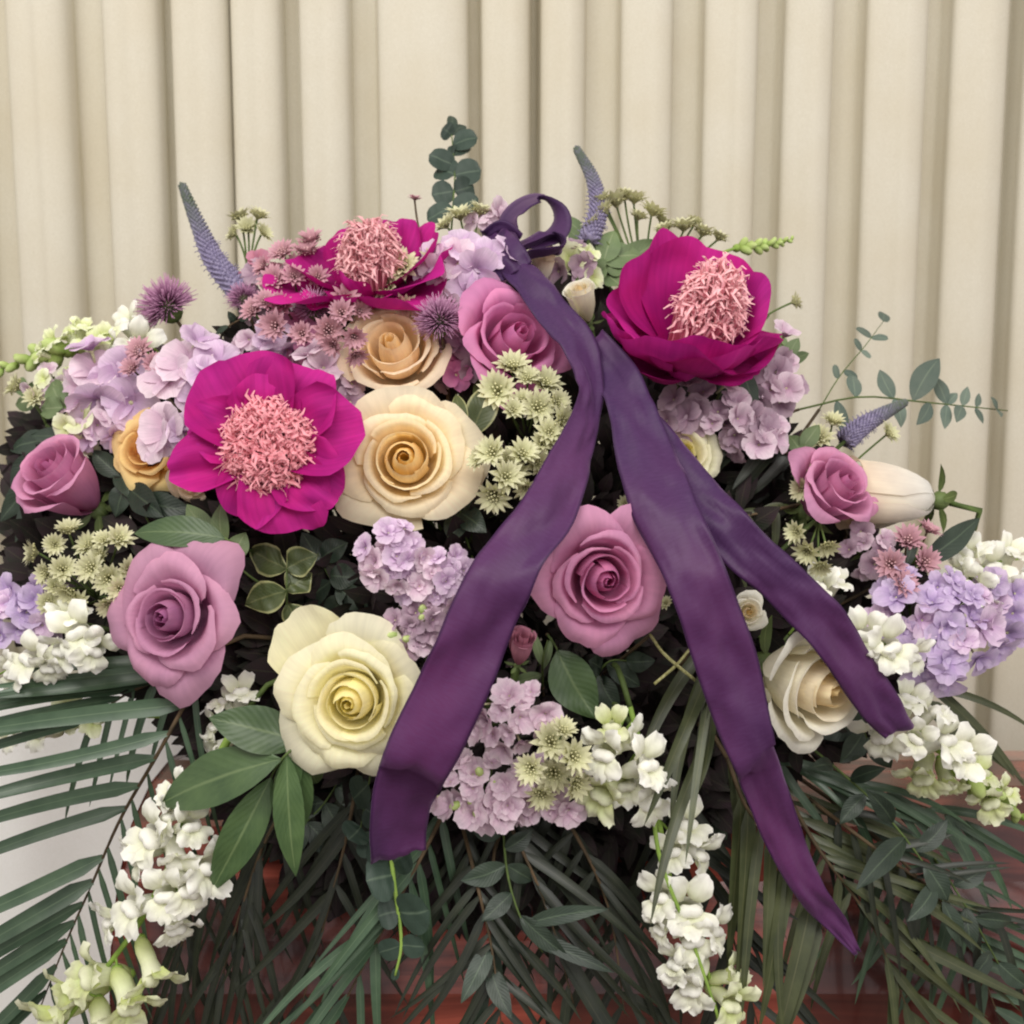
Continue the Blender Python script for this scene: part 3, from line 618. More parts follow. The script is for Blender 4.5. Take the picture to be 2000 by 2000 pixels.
# ------------------------------------------------------------------ thistle-like pompoms
def pompom(label, px, py, dz, rad, ax, seed=1, n=420):
    A = V(*ax); Rr = S(rad, px, py, dz); pos = Q(px, py, dz) - A * Rr * .35; rt = root('thistle', label, 'thistle', frame(pos, A))
    mb = MB(); rnd = random.Random(seed)
    for k in range(n):
        t = (k + .5) / n; ph = math.acos(1 - 1.25 * t); a = k * 2.39996
        d = Vector((math.sin(ph) * math.cos(a), math.sin(ph) * math.sin(a), math.cos(ph))); l = rnd.uniform(.8, 1.08)
        j = Vector((rnd.uniform(-1, 1), rnd.uniform(-1, 1), rnd.uniform(-1, 1))) * .08
        g = tube([d * .3 * Rr, (d + j * .5) * .7 * Rr * l, (d + j) * Rr * l], [.016 * Rr, .022 * Rr, .012 * Rr], 3); mb.add(g[0], g[1], g[2], g[3])
    c = ob('florets', mb.mesh('florets', M['thistle']), rt); c['kind'] = 'stuff'
    e = ellipsoid(.42 * Rr, .42 * Rr, .45 * Rr, 12, 8); ob('flower_base', mesh('flower_base', [v + Vector((0, 0, -.1 * Rr)) for v in e[0]], e[1], M['sepal'], e[2], e[3]), rt)
    for k in range(11):
        a = k * .571; d = Vector((math.cos(a), math.sin(a), 0)); g = leaf(d * .3 * Rr + Vector((0, 0, -.35 * Rr)), d * .72 * Rr + Vector((0, 0, .12 * Rr)), .12 * Rr, Vector((0, 0, 1)), nv=6, nu=3, shape='lance')
        ob('bract', mesh('bract', g[0], g[1], M['leaf_grey'], g[2], g[3]), rt)
    stem_to_core(rt, pos - A * .5 * Rr, M['stem_brown'], .0014, A)
    return rt
# ------------------------------------------------------------------ veronica spikes
def veronica(label, path, w, dz=0.0):
    ps = [Q(x, y, z + dz) for x, y, z in path]; o0 = ps[0]; rt = root('veronica', label, 'veronica', Matrix.Translation(o0))
    sm = [Vector(p) for p in cr([tuple(p) for p in ps], 40)]; kx = S(1, path[0][0], path[0][1], dz)
    rr = [kx * w * (1 - .72 * (i / 39) ** 1.6) for i in range(40)]
    g = tube([p - o0 for p in sm], [r * .8 for r in rr], 10); ob('spike', mesh('spike', g[0], g[1], M['veronica'], g[2], [(0.2 + .8 * (max(0, i // 10 - 14) / 25), .5, .5) for i in range(len(g[0]))]), rt)
    mb = MB()
    for k in range(520):
        i = (k / 520) ** .9 * 39; i0 = min(int(i), 38); c = sm[i0].lerp(sm[i0 + 1], i - i0); d = (sm[i0 + 1] - sm[i0]).normalized()
        a = k * 2.39996; s1 = d.cross(FW).normalized(); s2 = d.cross(s1); ou = s1 * math.cos(a) + s2 * math.sin(a); r = rr[i0]; t = i / 39
        e = ellipsoid(kx * 3.4, kx * 3.4, kx * (7 - 3 * t), 5, 4)
        mb.addM((e[0], e[1], e[2], [(min(1, max(0, t * 1.6 - .35)) * U(.7, 1), .5, .5)] * len(e[0])), frame(c + ou * r * .85 - o0, ou + d * .6))
        if t < .55 and k % 4 == 0: mb.add(*[x if n_ != 3 else [(0, 0, 0)] * 12 for n_, x in enumerate(tube([c + ou * r - o0, c + ou * (r + kx * 4) + d * kx * 3 - o0, c + ou * (r + kx * 9) + d * kx * 2 - o0], [kx * 1, kx * .9, kx * .9], 4))])
    f = ob('florets', mb.mesh('florets', M['veronica']), rt); f['kind'] = 'stuff'
    stem_to_core(rt, o0, M['stem'], .0016, (ps[1] - ps[0]).normalized())
    return rt
# ------------------------------------------------------------------ sprigs: stem with explicit leaves
def sprig(name, label, cat, path, leaves, mat='leaf', dz=0.0, sw=3, stemmat='stem', shape='leaf', core=True, bow=.07, fold=.14, wav=.15, nrm=None):
    """leaves: (x0,y0,x1,y1,halfwidth_px[,tip_dz])"""
    ps = [Q(x, y, z + dz) for x, y, z in path]; o0 = ps[0]; rt = root(name, label, cat, Matrix.Translation(o0))
    sm = [Vector(p) for p in cr([tuple(p) for p in ps], 14)]; kx = S(1, path[0][0], path[0][1], dz); pp = cr(path, 14)
    g = tube([p - o0 for p in sm], [kx * sw * (1 - .5 * i / 13) for i in range(14)], 6); ob('stem', mesh('stem', g[0], g[1], M[stemmat]), rt)
    for lf in leaves:
        x0, y0, x1, y1, hw = lf[:5]; td = lf[5] if len(lf) > 5 else U(-.01, .015); lm = lf[6] if len(lf) > 6 else mat
        ia = min(range(14), key=lambda q: (pp[q][0] - x0) ** 2 + (pp[q][1] - y0) ** 2); a = sm[ia]
        b = Q(x1, y1, pp[ia][2] + dz + td); n = (-FW + UP * U(-.1, .5) + RT * U(-.35, .35)) if nrm is None else nrm
        put('leaf', leaf(a, b, S(hw, x0, y0, dz), n, bow=bow * U(.6, 1.4), fold=fold, nv=12, nu=7, shape=shape, wav=wav, side=U(-.04, .04)), lm, rt)
    if core: stem_to_core(rt, o0, M['stem_brown'], .0013, (ps[1] - ps[0]).normalized(), name='lower_stem')
    return rt
# ------------------------------------------------------------------ palm fronds
def frond(label, path, leaflets, mat='palm', dz=0.0, sw=5, w=14, core=True, stemmat='stem_brown', droop=.012, group=None, messy=.3):
    """leaflets: (t along rachis, dx, dy, tip_dz)"""
    ps = [Q(x, y, z + dz) for x, y, z in path]; o0 = ps[0]; rt = root('palm_frond', label, 'palm frond', Matrix.Translation(o0), group)
    n = 30; sm = [Vector(p) for p in cr([tuple(p) for p in ps], n)]; pp = cr([p[:3] for p in path], n); kx = S(1, path[0][0], path[0][1], dz)
    g = tube([p - o0 for p in sm], [kx * sw * (1 - .7 * i / (n - 1)) for i in range(n)], 6); ob('rachis', mesh('rachis', g[0], g[1], M[stemmat]), rt)
    for lf in leaflets:
        t, dx, dy, td = lf[:4]; ww = lf[4] if len(lf) > 4 else w
        if len(leaflets) > 8 and R() < messy * .5: continue
        t = max(0, min(.99, t + U(-.03, .03) * messy * 4)); an = U(-.35, .35) * messy * 2; dx, dy = (dx * math.cos(an) - dy * math.sin(an)) * (1 - U(0, 1) * messy), (dx * math.sin(an) + dy * math.cos(an)) * (1 - U(0, 1) * messy); ww *= 1 + U(-1, 1) * messy
        i = t * (n - 1); i0 = min(int(i), n - 2); f = i - i0
        a = sm[i0].lerp(sm[i0 + 1], f); q = pp[i0] * (1 - f) + pp[i0 + 1] * f
        x1, y1 = q[0] + dx, q[1] + dy
        b = P(x1, y1, D(q[0], q[1]) - q[2] - dz - td)
        nr = -FW + UP * U(.1, .6) + RT * U(-.3, .3)
        put('leaflet', leaf(a, b, S(ww, q[0], q[1], dz) * U(.85, 1.12), nr, bow=U(.01, .05), fold=.28, nv=11, nu=3, shape='blade', side=U(-.025, .025) * (1 + 5 * messy), twist=U(-2, 2) * messy, droop=Vector((0, 0, -droop * U(.3, 1.2)))), mat, rt)
    if core: stem_to_core(rt, o0, M[stemmat], kx * sw, (ps[1] - ps[0]).normalized(), name='lower_stem')
    return rt
# ================================================================== PLACEMENTS
# dense shaded greenery filling the heart of the spray (nobody could count it)
OUT = [(40, 930), (70, 840), (160, 790), (260, 740), (420, 690), (520, 620), (640, 560), (800, 545), (960, 530), (1100, 550), (1200, 590), (1380, 660), (1440, 790), (1530, 880), (1600, 950), (1700, 1070), (1800, 1170), (1830, 1270), (1740, 1380), (1600, 1460), (1400, 1580), (1260, 1720), (900, 1780), (640, 1730), (480, 1570), (400, 1450), (330, 1370), (200, 1290), (60, 1240), (20, 1100)]
def inside(x, y, pl):
    c = False; j = len(pl) - 1
    for i in range(len(pl)):
        if (pl[i][1] > y) != (pl[j][1] > y) and x < (pl[j][0] - pl[i][0]) * (y - pl[i][1]) / (pl[j][1] - pl[i][1]) + pl[i][0]: c = not c
        j = i
    return c
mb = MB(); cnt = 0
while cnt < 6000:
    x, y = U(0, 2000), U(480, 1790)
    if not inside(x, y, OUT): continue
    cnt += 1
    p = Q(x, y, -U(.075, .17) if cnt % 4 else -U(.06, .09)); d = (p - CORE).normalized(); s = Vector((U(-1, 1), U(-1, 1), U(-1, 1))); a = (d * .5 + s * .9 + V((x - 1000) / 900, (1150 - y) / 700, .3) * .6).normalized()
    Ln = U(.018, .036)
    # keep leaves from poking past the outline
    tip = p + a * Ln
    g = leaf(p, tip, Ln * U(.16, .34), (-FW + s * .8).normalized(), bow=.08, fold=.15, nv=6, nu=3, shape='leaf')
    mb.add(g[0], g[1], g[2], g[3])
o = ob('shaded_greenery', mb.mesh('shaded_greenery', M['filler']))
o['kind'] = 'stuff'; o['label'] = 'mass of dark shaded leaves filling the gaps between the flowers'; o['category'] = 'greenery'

# ---- peonies
peony('magenta peony facing forward with coral centre, between lilac florets and the peach rose', 520, 868, .045, 188, (-.06, .10, 1),
      [(118, 1.03, .66, 66, 100, 0), (62, .95, .60, 66, 98, 1), (12, 1.02, .50, 60, 96, 0), (-36, .96, .46, 58, 92, 1), (-68, .98, .56, 62, 104, 0), (-106, .88, .46, 60, 98, 1), (-166, 1.14, .30, 62, 104, 0), (160, .86, .46, 66, 84, 1), (92, .80, .5, 50, 88, 2)],
      'stamen', .49, .42, 3)
peony('bowl shaped magenta peony with pale pink centre, right of the purple bow', 1342, 660, .02, 196, (.12, .72, .68),
      [(246, 1.24, .54, 90, 4, 0), (298, 1.26, .54, 88, 2, 0), (270, 1.12, .5, 84, -6, -1), (205, 1.08, .52, 80, 34, 1), (345, 1.05, .42, 82, 44, 1), (160, 1.02, .55, 70, 28, 1), (125, 1.28, .52, 60, 12, 0), (80, 1.25, .52, 55, 6, 0), (38, 1.18, .50, 60, 12, 1), (10, .98, .42, 66, 26, 0), (275, .72, .5, 80, 48, 1), (222, .86, .5, 92, 55, 2), (325, .8, .45, 88, 50, 2)],
      'stamen_pale', .34, 1.06, 5, soff=(.16, .02))
peony('magenta peony at the back, seen from the side above the peach roses', 728, 540, .004, 182, (-.05, .82, .55),
      [(255, .80, .50, 84, 40, 0), (232, .7, .36, 70, 8, 1), (195, 1.15, .48, 80, 78, 0), (165, 1.0, .5, 70, 60, 0), (310, 1.0, .55, 84, 62, 0), (345, 1.05, .5, 74, 40, 0), (15, 1.0, .5, 62, 24, 0), (60, .9, .5, 55, 15, 0), (120, .85, .5, 55, 20, 0), (285, .70, .5, 80, 60, 1), (215, .8, .5, 80, 70, 1)],
      'stamen_pale', .34, .82, 9)
# ---- roses
rose('large peach rose with golden heart touching the open magenta peony', 792, 898, -.002, 160, (.02, .14, 1), 'peach', N=22, H=0.8, spread=1.0, point=.3, seed=14, heart=0.68)
yr = rose('creamy yellow rose low in the spray beside the purple ribbon', 690, 1368, .03, 166, (-.16, -.06, 1), 'yellow', N=24, H=0.8, spread=.95, point=.3, seed=22, roll=2.1, heart=0.62)
_inv = yr.matrix_world.inverted(); _b = Q(668, 1345, .0); _ax = Q(575, 1212, .012) - _b
_g = fpetal(_ax.length * 1.12, .46, math.radians(70), math.radians(96), cup=.34, rnd=.36, ruff=.08, sd=3, nu=17, nv=13, basew=.4)
_z = V(-.1, .1, 1); _x = (_ax - _z * _ax.dot(_z)).normalized(); _y = _z.cross(_x)
_M = Matrix(((_x.x, _y.x, _z.x, _b.x), (_x.y, _y.y, _z.y, _b.y), (_x.z, _y.z, _z.z, _b.z), (0, 0, 0, 1)))
_o = ob('petal', mesh('petal', _g[0], _g[1], M['yellow'], _g[2], _g[3]), yr, _inv @ _M); _o['label'] = 'outer petal bent away at the upper left'
rose('peach rose under the dusty pink flowers, seen from the side behind the peach rose', 768, 684, -.008, 150, (-.10, .42, .90), 'apricot', N=16, H=.9, spread=.45, point=.1, seed=33, drop=0.34, heart=0.6)
rose('lavender rose with pointed petals above the left palm frond', 334, 1206, .025, 158, (-.26, .06, 1), 'lavender', N=20, H=0.85, spread=1.1, point=.85, seed=44, heart=0.55)
rose('mauve rose framed by the two big ribbon tails', 1178, 1130, .03, 160, (.24, -.12, 1), 'mauve', N=20, H=0.85, spread=0.95, point=1.0, seed=55, roll=.9, heart=0.55)
rose('pinkish mauve rose touching the ribbon just below the bow', 1000, 668, .0, 150, (.40, .35, .9), 'pink_rose', N=16, H=1.1, spread=.9, point=.9, seed=66, heart=0.55, drop=0.25)
rose('half open mauve rose at the far left edge', 122, 935, .0, 118, (-.35, .55, .75), 'mauve', N=15, H=1.45, spread=.55, point=.8, seed=77, drop=0.15, heart=0.6)
rose('mauve rose turned sideways against the white rose on the right', 1632, 955, -.005, 112, (.35, .42, .70), 'mauve', N=16, H=1.35, spread=.95, point=1.0, seed=88, roll=1.3, drop=0.3)
rose('white rose on its side at the right in front of the curtain', 1722, 968, -.025, 118, (-1.0, .08, .20), 'white_side', N=12, H=1.62, spread=.10, point=.2, seed=99, drop=.0, heart=.7, blunt=.42)
rose('cream rose with tan heart between the two right ribbon tails', 1588, 1335, .012, 178, (.55, -.15, .80), 'white_rose', N=15, H=1.1, spread=.5, point=.2, seed=111, squash=.9, drop=.25, heart=.62)
rose('golden yellow rose half hidden under the lilac florets, left of the open peony', 285, 880, -.025, 96, (-.2, .1, 1), 'orange', N=16, H=1.0, spread=.9, point=.3, seed=122)
rose('salmon rose tucked beneath the left tip of the open magenta peony', 372, 945, -.035, 52, (-.1, -.3, 1), 'apricot', N=12, H=1.0, spread=.8, point=.3, seed=123)
rose('pale yellow rose mostly hidden behind the middle ribbon tail', 1330, 890, -.035, 100, (.1, .1, 1), 'yellow', N=14, H=.95, spread=.8, point=.4, seed=124)
rose('cream rose petals showing in the gap where the right ribbon tails part', 1462, 1195, -.03, 48, (.1, .1, 1), 'white_rose', N=12, H=.95, spread=.8, point=.4, seed=125)
rose('cream rosebud between the bow and the ribbon tail', 1058, 515, -.02, 46, (.15, .7, .6), 'white_side', name='rosebud', N=12, H=1.9, spread=.2, point=.3, seed=133, drop=0.05)
rose('cream rosebud wedged between the ribbon and the bowl shaped peony', 1138, 585, -.015, 50, (-.25, .65, .6), 'white_rose', name='rosebud', N=12, H=1.8, spread=.25, point=.3, seed=144, drop=0.05)
rose('small dusky pink rosebud below the mauve rose, beside the left ribbon tail', 1018, 1262, -.01, 44, (.12, .7, .7), 'bud_pink', name='rosebud', N=12, H=2.2, spread=.15, point=.4, seed=155, sep=True, drop=0.05)
# ---- lilac and stock heads
cl = cluster
cl('stock_flower', 'pale lilac flower head just left of the bow', 'stock flower', 915, 535, .01, 84, 78, 10, 50, 'lilac', mats=['lilac', 'lilac_pink', 'lilac'], wd=.42, ruff=.07)
cl('stock_flower', 'white lilac bloom half hidden at the top behind the bow', 'stock flower', 960, 432, -.03, 40, 26, 5, 28, 'lilac_pink')
cl('hydrangea', 'pale lilac flower head at the upper left below the white snapdragon', 'hydrangea', 205, 748, .0, 80, 56, 7, 56, 'lilac', mats=['lilac', 'lilac_pink', 'lilac'], wd=.56, ruff=.07)
cl('hydrangea', 'pale lilac flower head leaning on the left side of the open peony', 'hydrangea', 385, 735, .005, 74, 66, 7, 56, 'lilac', mats=['lilac', 'lilac_pink', 'lilac'], wd=.56, ruff=.07)
cl('hydrangea', 'lilac florets hanging over the golden rose', 'hydrangea', 352, 850, .015, 58, 46, 6, 50, 'lilac', mats=['lilac', 'lilac_pink', 'lilac'], wd=.54, ruff=.08)
cl('hydrangea', 'lilac florets above the open magenta peony', 'hydrangea', 512, 674, -.005, 52, 26, 6, 34, 'lilac', mats=['lilac', 'lilac_pink', 'lilac'], wd=.5)
cl('hydrangea', 'round violet lilac flower head at the right behind the white florets', 'hydrangea', 1815, 1225, .01, 150, 108, 30, 42, 'lilac_blue', mats=['lilac_blue', 'lilac', 'lilac_blue', 'lilac_blue'], wd=.4, inner=3)
cl('hydrangea', 'violet lilac flower head cut by the left picture edge', 'hydrangea', 42, 1195, .0, 82, 62, 12, 40, 'lilac_blue', mats=['lilac_blue', 'lilac', 'lilac_blue', 'lilac_blue'], wd=.46, inner=2)
cl('stock_flower', 'pale lilac stock below the peach rose', 'stock flower', 765, 1085, .03, 58, 62, 14, 32, 'lilac', mats=['lilac', 'lilac_pink', 'lilac'], wd=.48, inner=3, ruff=.16)
cl('stock_flower', 'pale lilac stock against the left ribbon tail', 'stock flower', 858, 1135, .015, 66, 58, 13, 32, 'lilac', mats=['lilac', 'lilac_pink', 'lilac'], wd=.48, inner=3, ruff=.16)
cl('stock_flower', 'small lilac stock above the creamy yellow rose with green buds', 'stock flower', 822, 1232, .016, 66, 54, 13, 30, 'lilac_dull', mats=['lilac_dull', 'lilac_dull', 'lilac_pink'], wd=.45, inner=2, ruff=.16, buds=5)
cl('stock_flower', 'pinkish white stock low in the centre beside the left ribbon tail', 'stock flower', 1000, 1400, .02, 90, 68, 16, 34, 'lilac_pink', wd=.5, inner=3, ruff=.15)
cl('stock_flower', 'pinkish white stock at the bottom centre with green buds', 'stock flower', 950, 1545, .02, 100, 66, 18, 34, 'lilac_pink', wd=.5, inner=3, ruff=.15, buds=5)
cl('stock_flower', 'pinkish lilac stock under the greenish astrantia at the bottom centre', 'stock flower', 1070, 1545, .012, 76, 72, 13, 36, 'lilac_pink', wd=.5, inner=2, ruff=.13)
cl('hydrangea', 'dusky lilac flower head below the bowl shaped peony', 'hydrangea', 1385, 805, -.015, 92, 60, 15, 36, 'lilac_dull', mats=['lilac_dull', 'lilac_dull', 'lilac_pink'], wd=.5)
cl('hydrangea', 'dusky lilac flower head right of the bowl shaped peony', 'hydrangea', 1500, 728, -.02, 64, 90, 16, 36, 'lilac_dull', mats=['lilac_dull', 'lilac_dull', 'lilac_pink'], wd=.5)
cl('hydrangea', 'dusky pink florets above the dark palm leaves on the right', 'hydrangea', 1470, 848, -.02, 66, 42, 10, 34, 'lilac_dull', mats=['lilac_dull', 'lilac_dull', 'lilac_pink'], wd=.5)
cl('hydrangea', 'faint lilac florets beside the peach roses behind the open peony', 'hydrangea', 672, 785, -.03, 46, 42, 6, 40, 'lilac_dull', mats=['lilac_dull', 'lilac_dull', 'lilac_pink'], wd=.5)
cl('hydrangea', 'lilac florets at the right edge below the white snapdragon', 'hydrangea', 1960, 1195, -.015, 50, 60, 7, 38, 'lilac_blue', mats=['lilac_blue', 'lilac', 'lilac_blue', 'lilac_blue'], wd=.46)
cl('hydrangea', 'pale pinkish lilac florets low at the left above the half open mauve rose', 'hydrangea', 178, 830, -.01, 62, 40, 8, 38, 'lilac_pink', mats=['lilac_pink', 'white_green', 'lilac'], wd=.5)
cl('hydrangea', 'dusky mauve florets behind the dusty pink astrantia above the side-on peach rose', 'hydrangea', 600, 690, -.03, 62, 52, 9, 38, 'bud_pink', mats=['mauve', 'lilac_dull'], wd=.5)
cl('stock_flower', 'dusky pink stock behind the pinkish mauve rose and the large thistle head', 'stock flower', 885, 700, -.03, 40, 62, 8, 34, 'pink_rose', mats=['pink_rose', 'lilac_dull'], wd=.5)
cl('stock_flower', 'dusty pink florets filling the gap left of the magenta peony at the back', 'stock flower', 520, 560, -.03, 56, 62, 10, 30, 'lilac_dull', mats=['bud_pink', 'lilac_dull', 'lilac_pink'], wd=.5)
cl('stock_flower', 'beige pink florets between the bow and the bowl shaped peony', 'stock flower', 1125, 520, -.035, 46, 42, 7, 30, 'lilac_pink', mats=['lilac_dull', 'white_green'], wd=.5)
cl('stock_flower', 'faded lilac florets at the right above the dusky pink astrantia', 'stock flower', 1700, 1075, -.03, 56, 44, 8, 30, 'lilac_dull', mats=['lilac_dull', 'lilac_pink'], wd=.5)
cl('stock_flower', 'greyish white florets at the left edge above the golden rose', 'stock flower', 110, 760, -.02, 52, 40, 7, 34, 'lilac_pink', mats=['lilac_pink', 'white_green'], wd=.5)
# ---- snapdragons
sd = snapdragon
sd('white snapdragon with green tip reaching to the upper left edge', [(330, 700, -.03), (200, 676, 0), (100, 690, .0), (0, 722, 0)],
   [(180, 668, 50, -.2, .9, .5, 'white_green'), (135, 655, 46, -.5, .8, .5, 'white_green'), (100, 668, 40, -.6, .6, .6, 'white_green'), (160, 640, 40, .2, .9, .4, 'white_green'), (205, 662, 44, .1, .6, .8, 'white_green'), (80, 690, 32, -.7, .3, .7, 'white_green')], 16, dz=-.01, sw=4)
sd('white snapdragon florets behind the thistle at the upper left', [(360, 740, -.05), (300, 680, -.03), (240, 625, -.02)],
   [(245, 632, 62, -.5, .7, .5), (272, 672, 60, .4, .2, .9), (225, 678, 56, -.7, .1, .7), (285, 625, 46, .3, .8, .4)], 0, sw=4)
sd('white snapdragon lying over the palm frond at the left edge', [(300, 1230, -.05), (180, 1250, -.01), (60, 1290, 0), (-30, 1330, 0)],
   [(150, 1232, 78, -.1, .3, 1), (185, 1265, 72, .5, -.2, .9), (120, 1268, 66, -.3, -.3, 1), (60, 1285, 74, -.2, .3, 1), (25, 1310, 66, -.5, -.1, .9), (95, 1300, 58, .1, -.6, .8), (135, 1200, 56, .1, .9, .6)], 0, dz=.01, sw=4)
sd('long white snapdragon trailing to the bottom left corner', [(470, 1400, -.03), (400, 1530, .01), (350, 1650, .02), (280, 1790, .02), (200, 1900, .02), (110, 2020, .02)],
   [(345, 1545, 66, -.5, .6, .7), (330, 1590, 60, -.9, .1, .6), (372, 1610, 58, .7, .4, .8), (300, 1632, 84, -.6, .3, .9), (268, 1672, 70, -.9, -.2, .6), (345, 1682, 66, .4, -.6, .8), (410, 1690, 76, .9, .1, .6), (372, 1735, 74, .6, -.2, .9), (325, 1745, 78, -.1, .2, 1), (262, 1768, 76, -.7, .2, .9), (215, 1795, 66, -.9, -.1, .5), (345, 1808, 62, .5, -.7, .6), (300, 1905, 84, .5, -.85, .4, 'white_green'), (180, 1905, 90, -.7, .3, .8, 'white_green'), (255, 1960, 84, .6, -.6, .7, 'white_green'), (130, 1945, 84, -.9, .0, .6, 'white_green'), (95, 1990, 80, -.8, -.2, .7, 'white_green'), (200, 2010, 84, .4, -.5, .8, 'white_green')], 0, dz=.015, sw=9)
sd('white snapdragon florets behind the green leaf left of the yellow rose', [(560, 1400, -.05), (480, 1380, -.03), (410, 1420, -.03)],
   [(470, 1352, 58, .1, .9, .5), (420, 1415, 56, -.9, .1, .5), (425, 1460, 50, -.8, -.4, .5), (500, 1455, 54, .3, -.8, .6), (440, 1370, 46, -.4, .8, .5)], 0, sw=3)
sd('white snapdragon hanging down the bottom centre right', [(1230, 1380, -.03), (1270, 1530, .0), (1290, 1680, .01), (1360, 1860, .01), (1420, 2040, .01)],
   [(1195, 1418, 60, -.2, .7, .8, 'white_green'), (1180, 1468, 76, -.5, .0, 1), (1238, 1448, 58, .8, .4, .6), (1178, 1548, 84, -.6, -.4, .9, 'white_green'), (1262, 1490, 74, .6, .5, .8), (1268, 1560, 76, .6, -.4, .9), (1222, 1530, 66, -.1, .0, 1)], 0, dz=.02, sw=6)
sd('white snapdragon trailing to the bottom edge right of centre', [(1260, 1480, -.04), (1290, 1620, -.01), (1320, 1760, 0), (1380, 1890, 0), (1410, 2030, 0)],
   [(1340, 1608, 72, .2, .7, .7), (1368, 1665, 74, .9, -.1, .6), (1312, 1660, 60, -.4, .2, 1), (1290, 1748, 74, -.8, .3, .7), (1345, 1772, 82, .1, .5, .9), (1395, 1812, 76, .9, .1, .6), (1352, 1830, 70, .1, -.2, 1), (1290, 1812, 56, -.8, -.3, .6), (1348, 1925, 84, -.5, -.4, .8), (1430, 1905, 60, .8, .4, .6, 'white_green'), (1428, 1958, 82, .5, -.1, .9, 'white_green'), (1320, 1880, 56, -.8, .2, .6)], 0, dz=.01, sw=7)
sd('white snapdragon with green buds pointing to the lower right edge', [(1680, 1330, -.04), (1760, 1400, -.01), (1860, 1490, 0), (1950, 1560, 0), (2030, 1620, 0)],
   [(1775, 1365, 66, .1, .8, .6), (1820, 1388, 62, .4, .8, .5), (1720, 1432, 76, -.6, -.6, .6), (1845, 1442, 74, .6, .6, .8), (1885, 1470, 70, .2, .3, 1), (1800, 1515, 84, -.4, -.7, .7, 'white_green'), (1850, 1530, 60, .0, -.8, .7, 'white_green'), (1915, 1508, 56, .5, .7, .6, 'white_green'), (1932, 1565, 60, -.3, -.4, .9, 'white_green'), (1965, 1545, 46, .4, .6, .7, 'white_green'), (1790, 1440, 58, -.2, .2, 1)], 16, dz=.012, sw=6)
sd('white snapdragon at the right edge under the pointed dark leaf', [(1760, 1180, -.05), (1860, 1140, -.03), (1940, 1100, -.03), (2020, 1090, -.03)],
   [(1890, 1080, 66, -.1, .8, .6), (1935, 1105, 70, .3, .5, .9), (1975, 1078, 62, .3, .8, .5), (1900, 1140, 66, -.2, -.1, 1), (1960, 1150, 68, .2, -.4, 1), (1870, 1115, 52, -.6, .4, .7), (1995, 1135, 60, .5, .1, .9), (1925, 1180, 52, .0, -.6, .8)], 0, dz=-.01, sw=4)
sd('white snapdragon florets lying on the violet lilac flower head', [(1640, 1200, -.05), (1700, 1240, .0), (1780, 1290, .01)],
   [(1690, 1238, 60, -.4, .5, .9), (1735, 1262, 66, .1, .2, 1), (1785, 1278, 60, .6, -.1, .8), (1715, 1285, 50, -.2, -.6, .8)], 0, dz=.025, sw=3)
sd('white snapdragon floret standing up beside the right ribbon tail', [(1540, 1240, -.05), (1580, 1190, -.03), (1610, 1150, -.03)],
   [(1600, 1145, 62, -.2, .8, .6), (1635, 1135, 50, .4, .8, .5), (1580, 1160, 44, -.6, .5, .6)], 0, sw=3)
sd('green snapdragon tip pointing right above the bowl shaped peony', [(1330, 540, -.05), (1420, 490, -.03), (1490, 480, -.03), (1548, 468, -.03)], [], 24, dz=-.01, sw=4, stemmat='stem_light', tips=.55, span=.55)
sd('white snapdragon bloom seen through the left palm fronds', [(330, 1400, -.08), (200, 1400, -.06), (90, 1420, -.06), (0, 1450, -.06)],
   [(140, 1395, 60, -.1, .5, .9, 'white_green'), (80, 1430, 60, -.4, .2, .9), (190, 1400, 60, .2, .2, 1, 'white_green'), (20, 1440, 50, -.5, .2, .8)], 0, sw=4)
# ---- astrantia
As = astrantia
As('greenish cream astrantia spray between the pinkish rose and the left ribbon tail', [(1000, 724, 38, .1, .75, .7), (972, 768, 42, -.1, .1, 1), (1062, 755, 36, .3, .6, .8), (1048, 800, 38), (1092, 828, 36, .6, .2, .7), (1108, 872, 34, .8, 0, .6), (1072, 850, 32), (1020, 790, 30), (1030, 745, 28, 0, .6, .8), (1000, 805, 26), (1085, 790, 28, .5, .3, .8)], dz=.012, hub=(1030, 860, -.06))
As('greenish cream astrantia spray beside the large peach rose', [(965, 888, 36, -.4, .4, 1), (1018, 892, 34, .3, .5, .8), (985, 935, 36), (1045, 905, 32, .5, 0, .8), (968, 962, 38, -.3, -.6, .8), (1008, 930, 30), (940, 900, 26, -.7, .3, .7), (990, 905, 28), (1060, 870, 28), (1025, 950, 26, .2, -.5, .9)], dz=.012, hub=(1000, 880, -.06))
As('greenish cream astrantia pair in front of the back magenta peony', [(788, 528, 38, -.1, .4, 1), (762, 562, 32, -.6, .1, .8), (792, 600, 28, 0, -.2, 1), (842, 515, 28, .4, .5, .8)], dz=.01, hub=(800, 620, -.05))
As('greenish cream astrantia spray below the half open mauve rose at the left', [(75, 1080, 30, -.9, .1, .5), (135, 1042, 28, 0, .9, .5), (178, 1070, 30, -.2, .6, .8), (232, 1058, 30, .4, .6, .7), (122, 1115, 30), (182, 1112, 32, -.1, .2, 1), (215, 1130, 34, .3, 0, 1), (250, 1115, 28, .6, .3, .8), (140, 1150, 30, -.3, -.7, .7), (215, 1175, 28, .1, -.6, .8), (200, 1090, 28), (95, 1120, 26, -.5, 0, .8), (160, 1180, 26), (235, 1150, 28, .3, 0, 1), (108, 1065, 24), (205, 1060, 24, 0, .7, .7)], dz=.008, hub=(190, 1170, -.05))
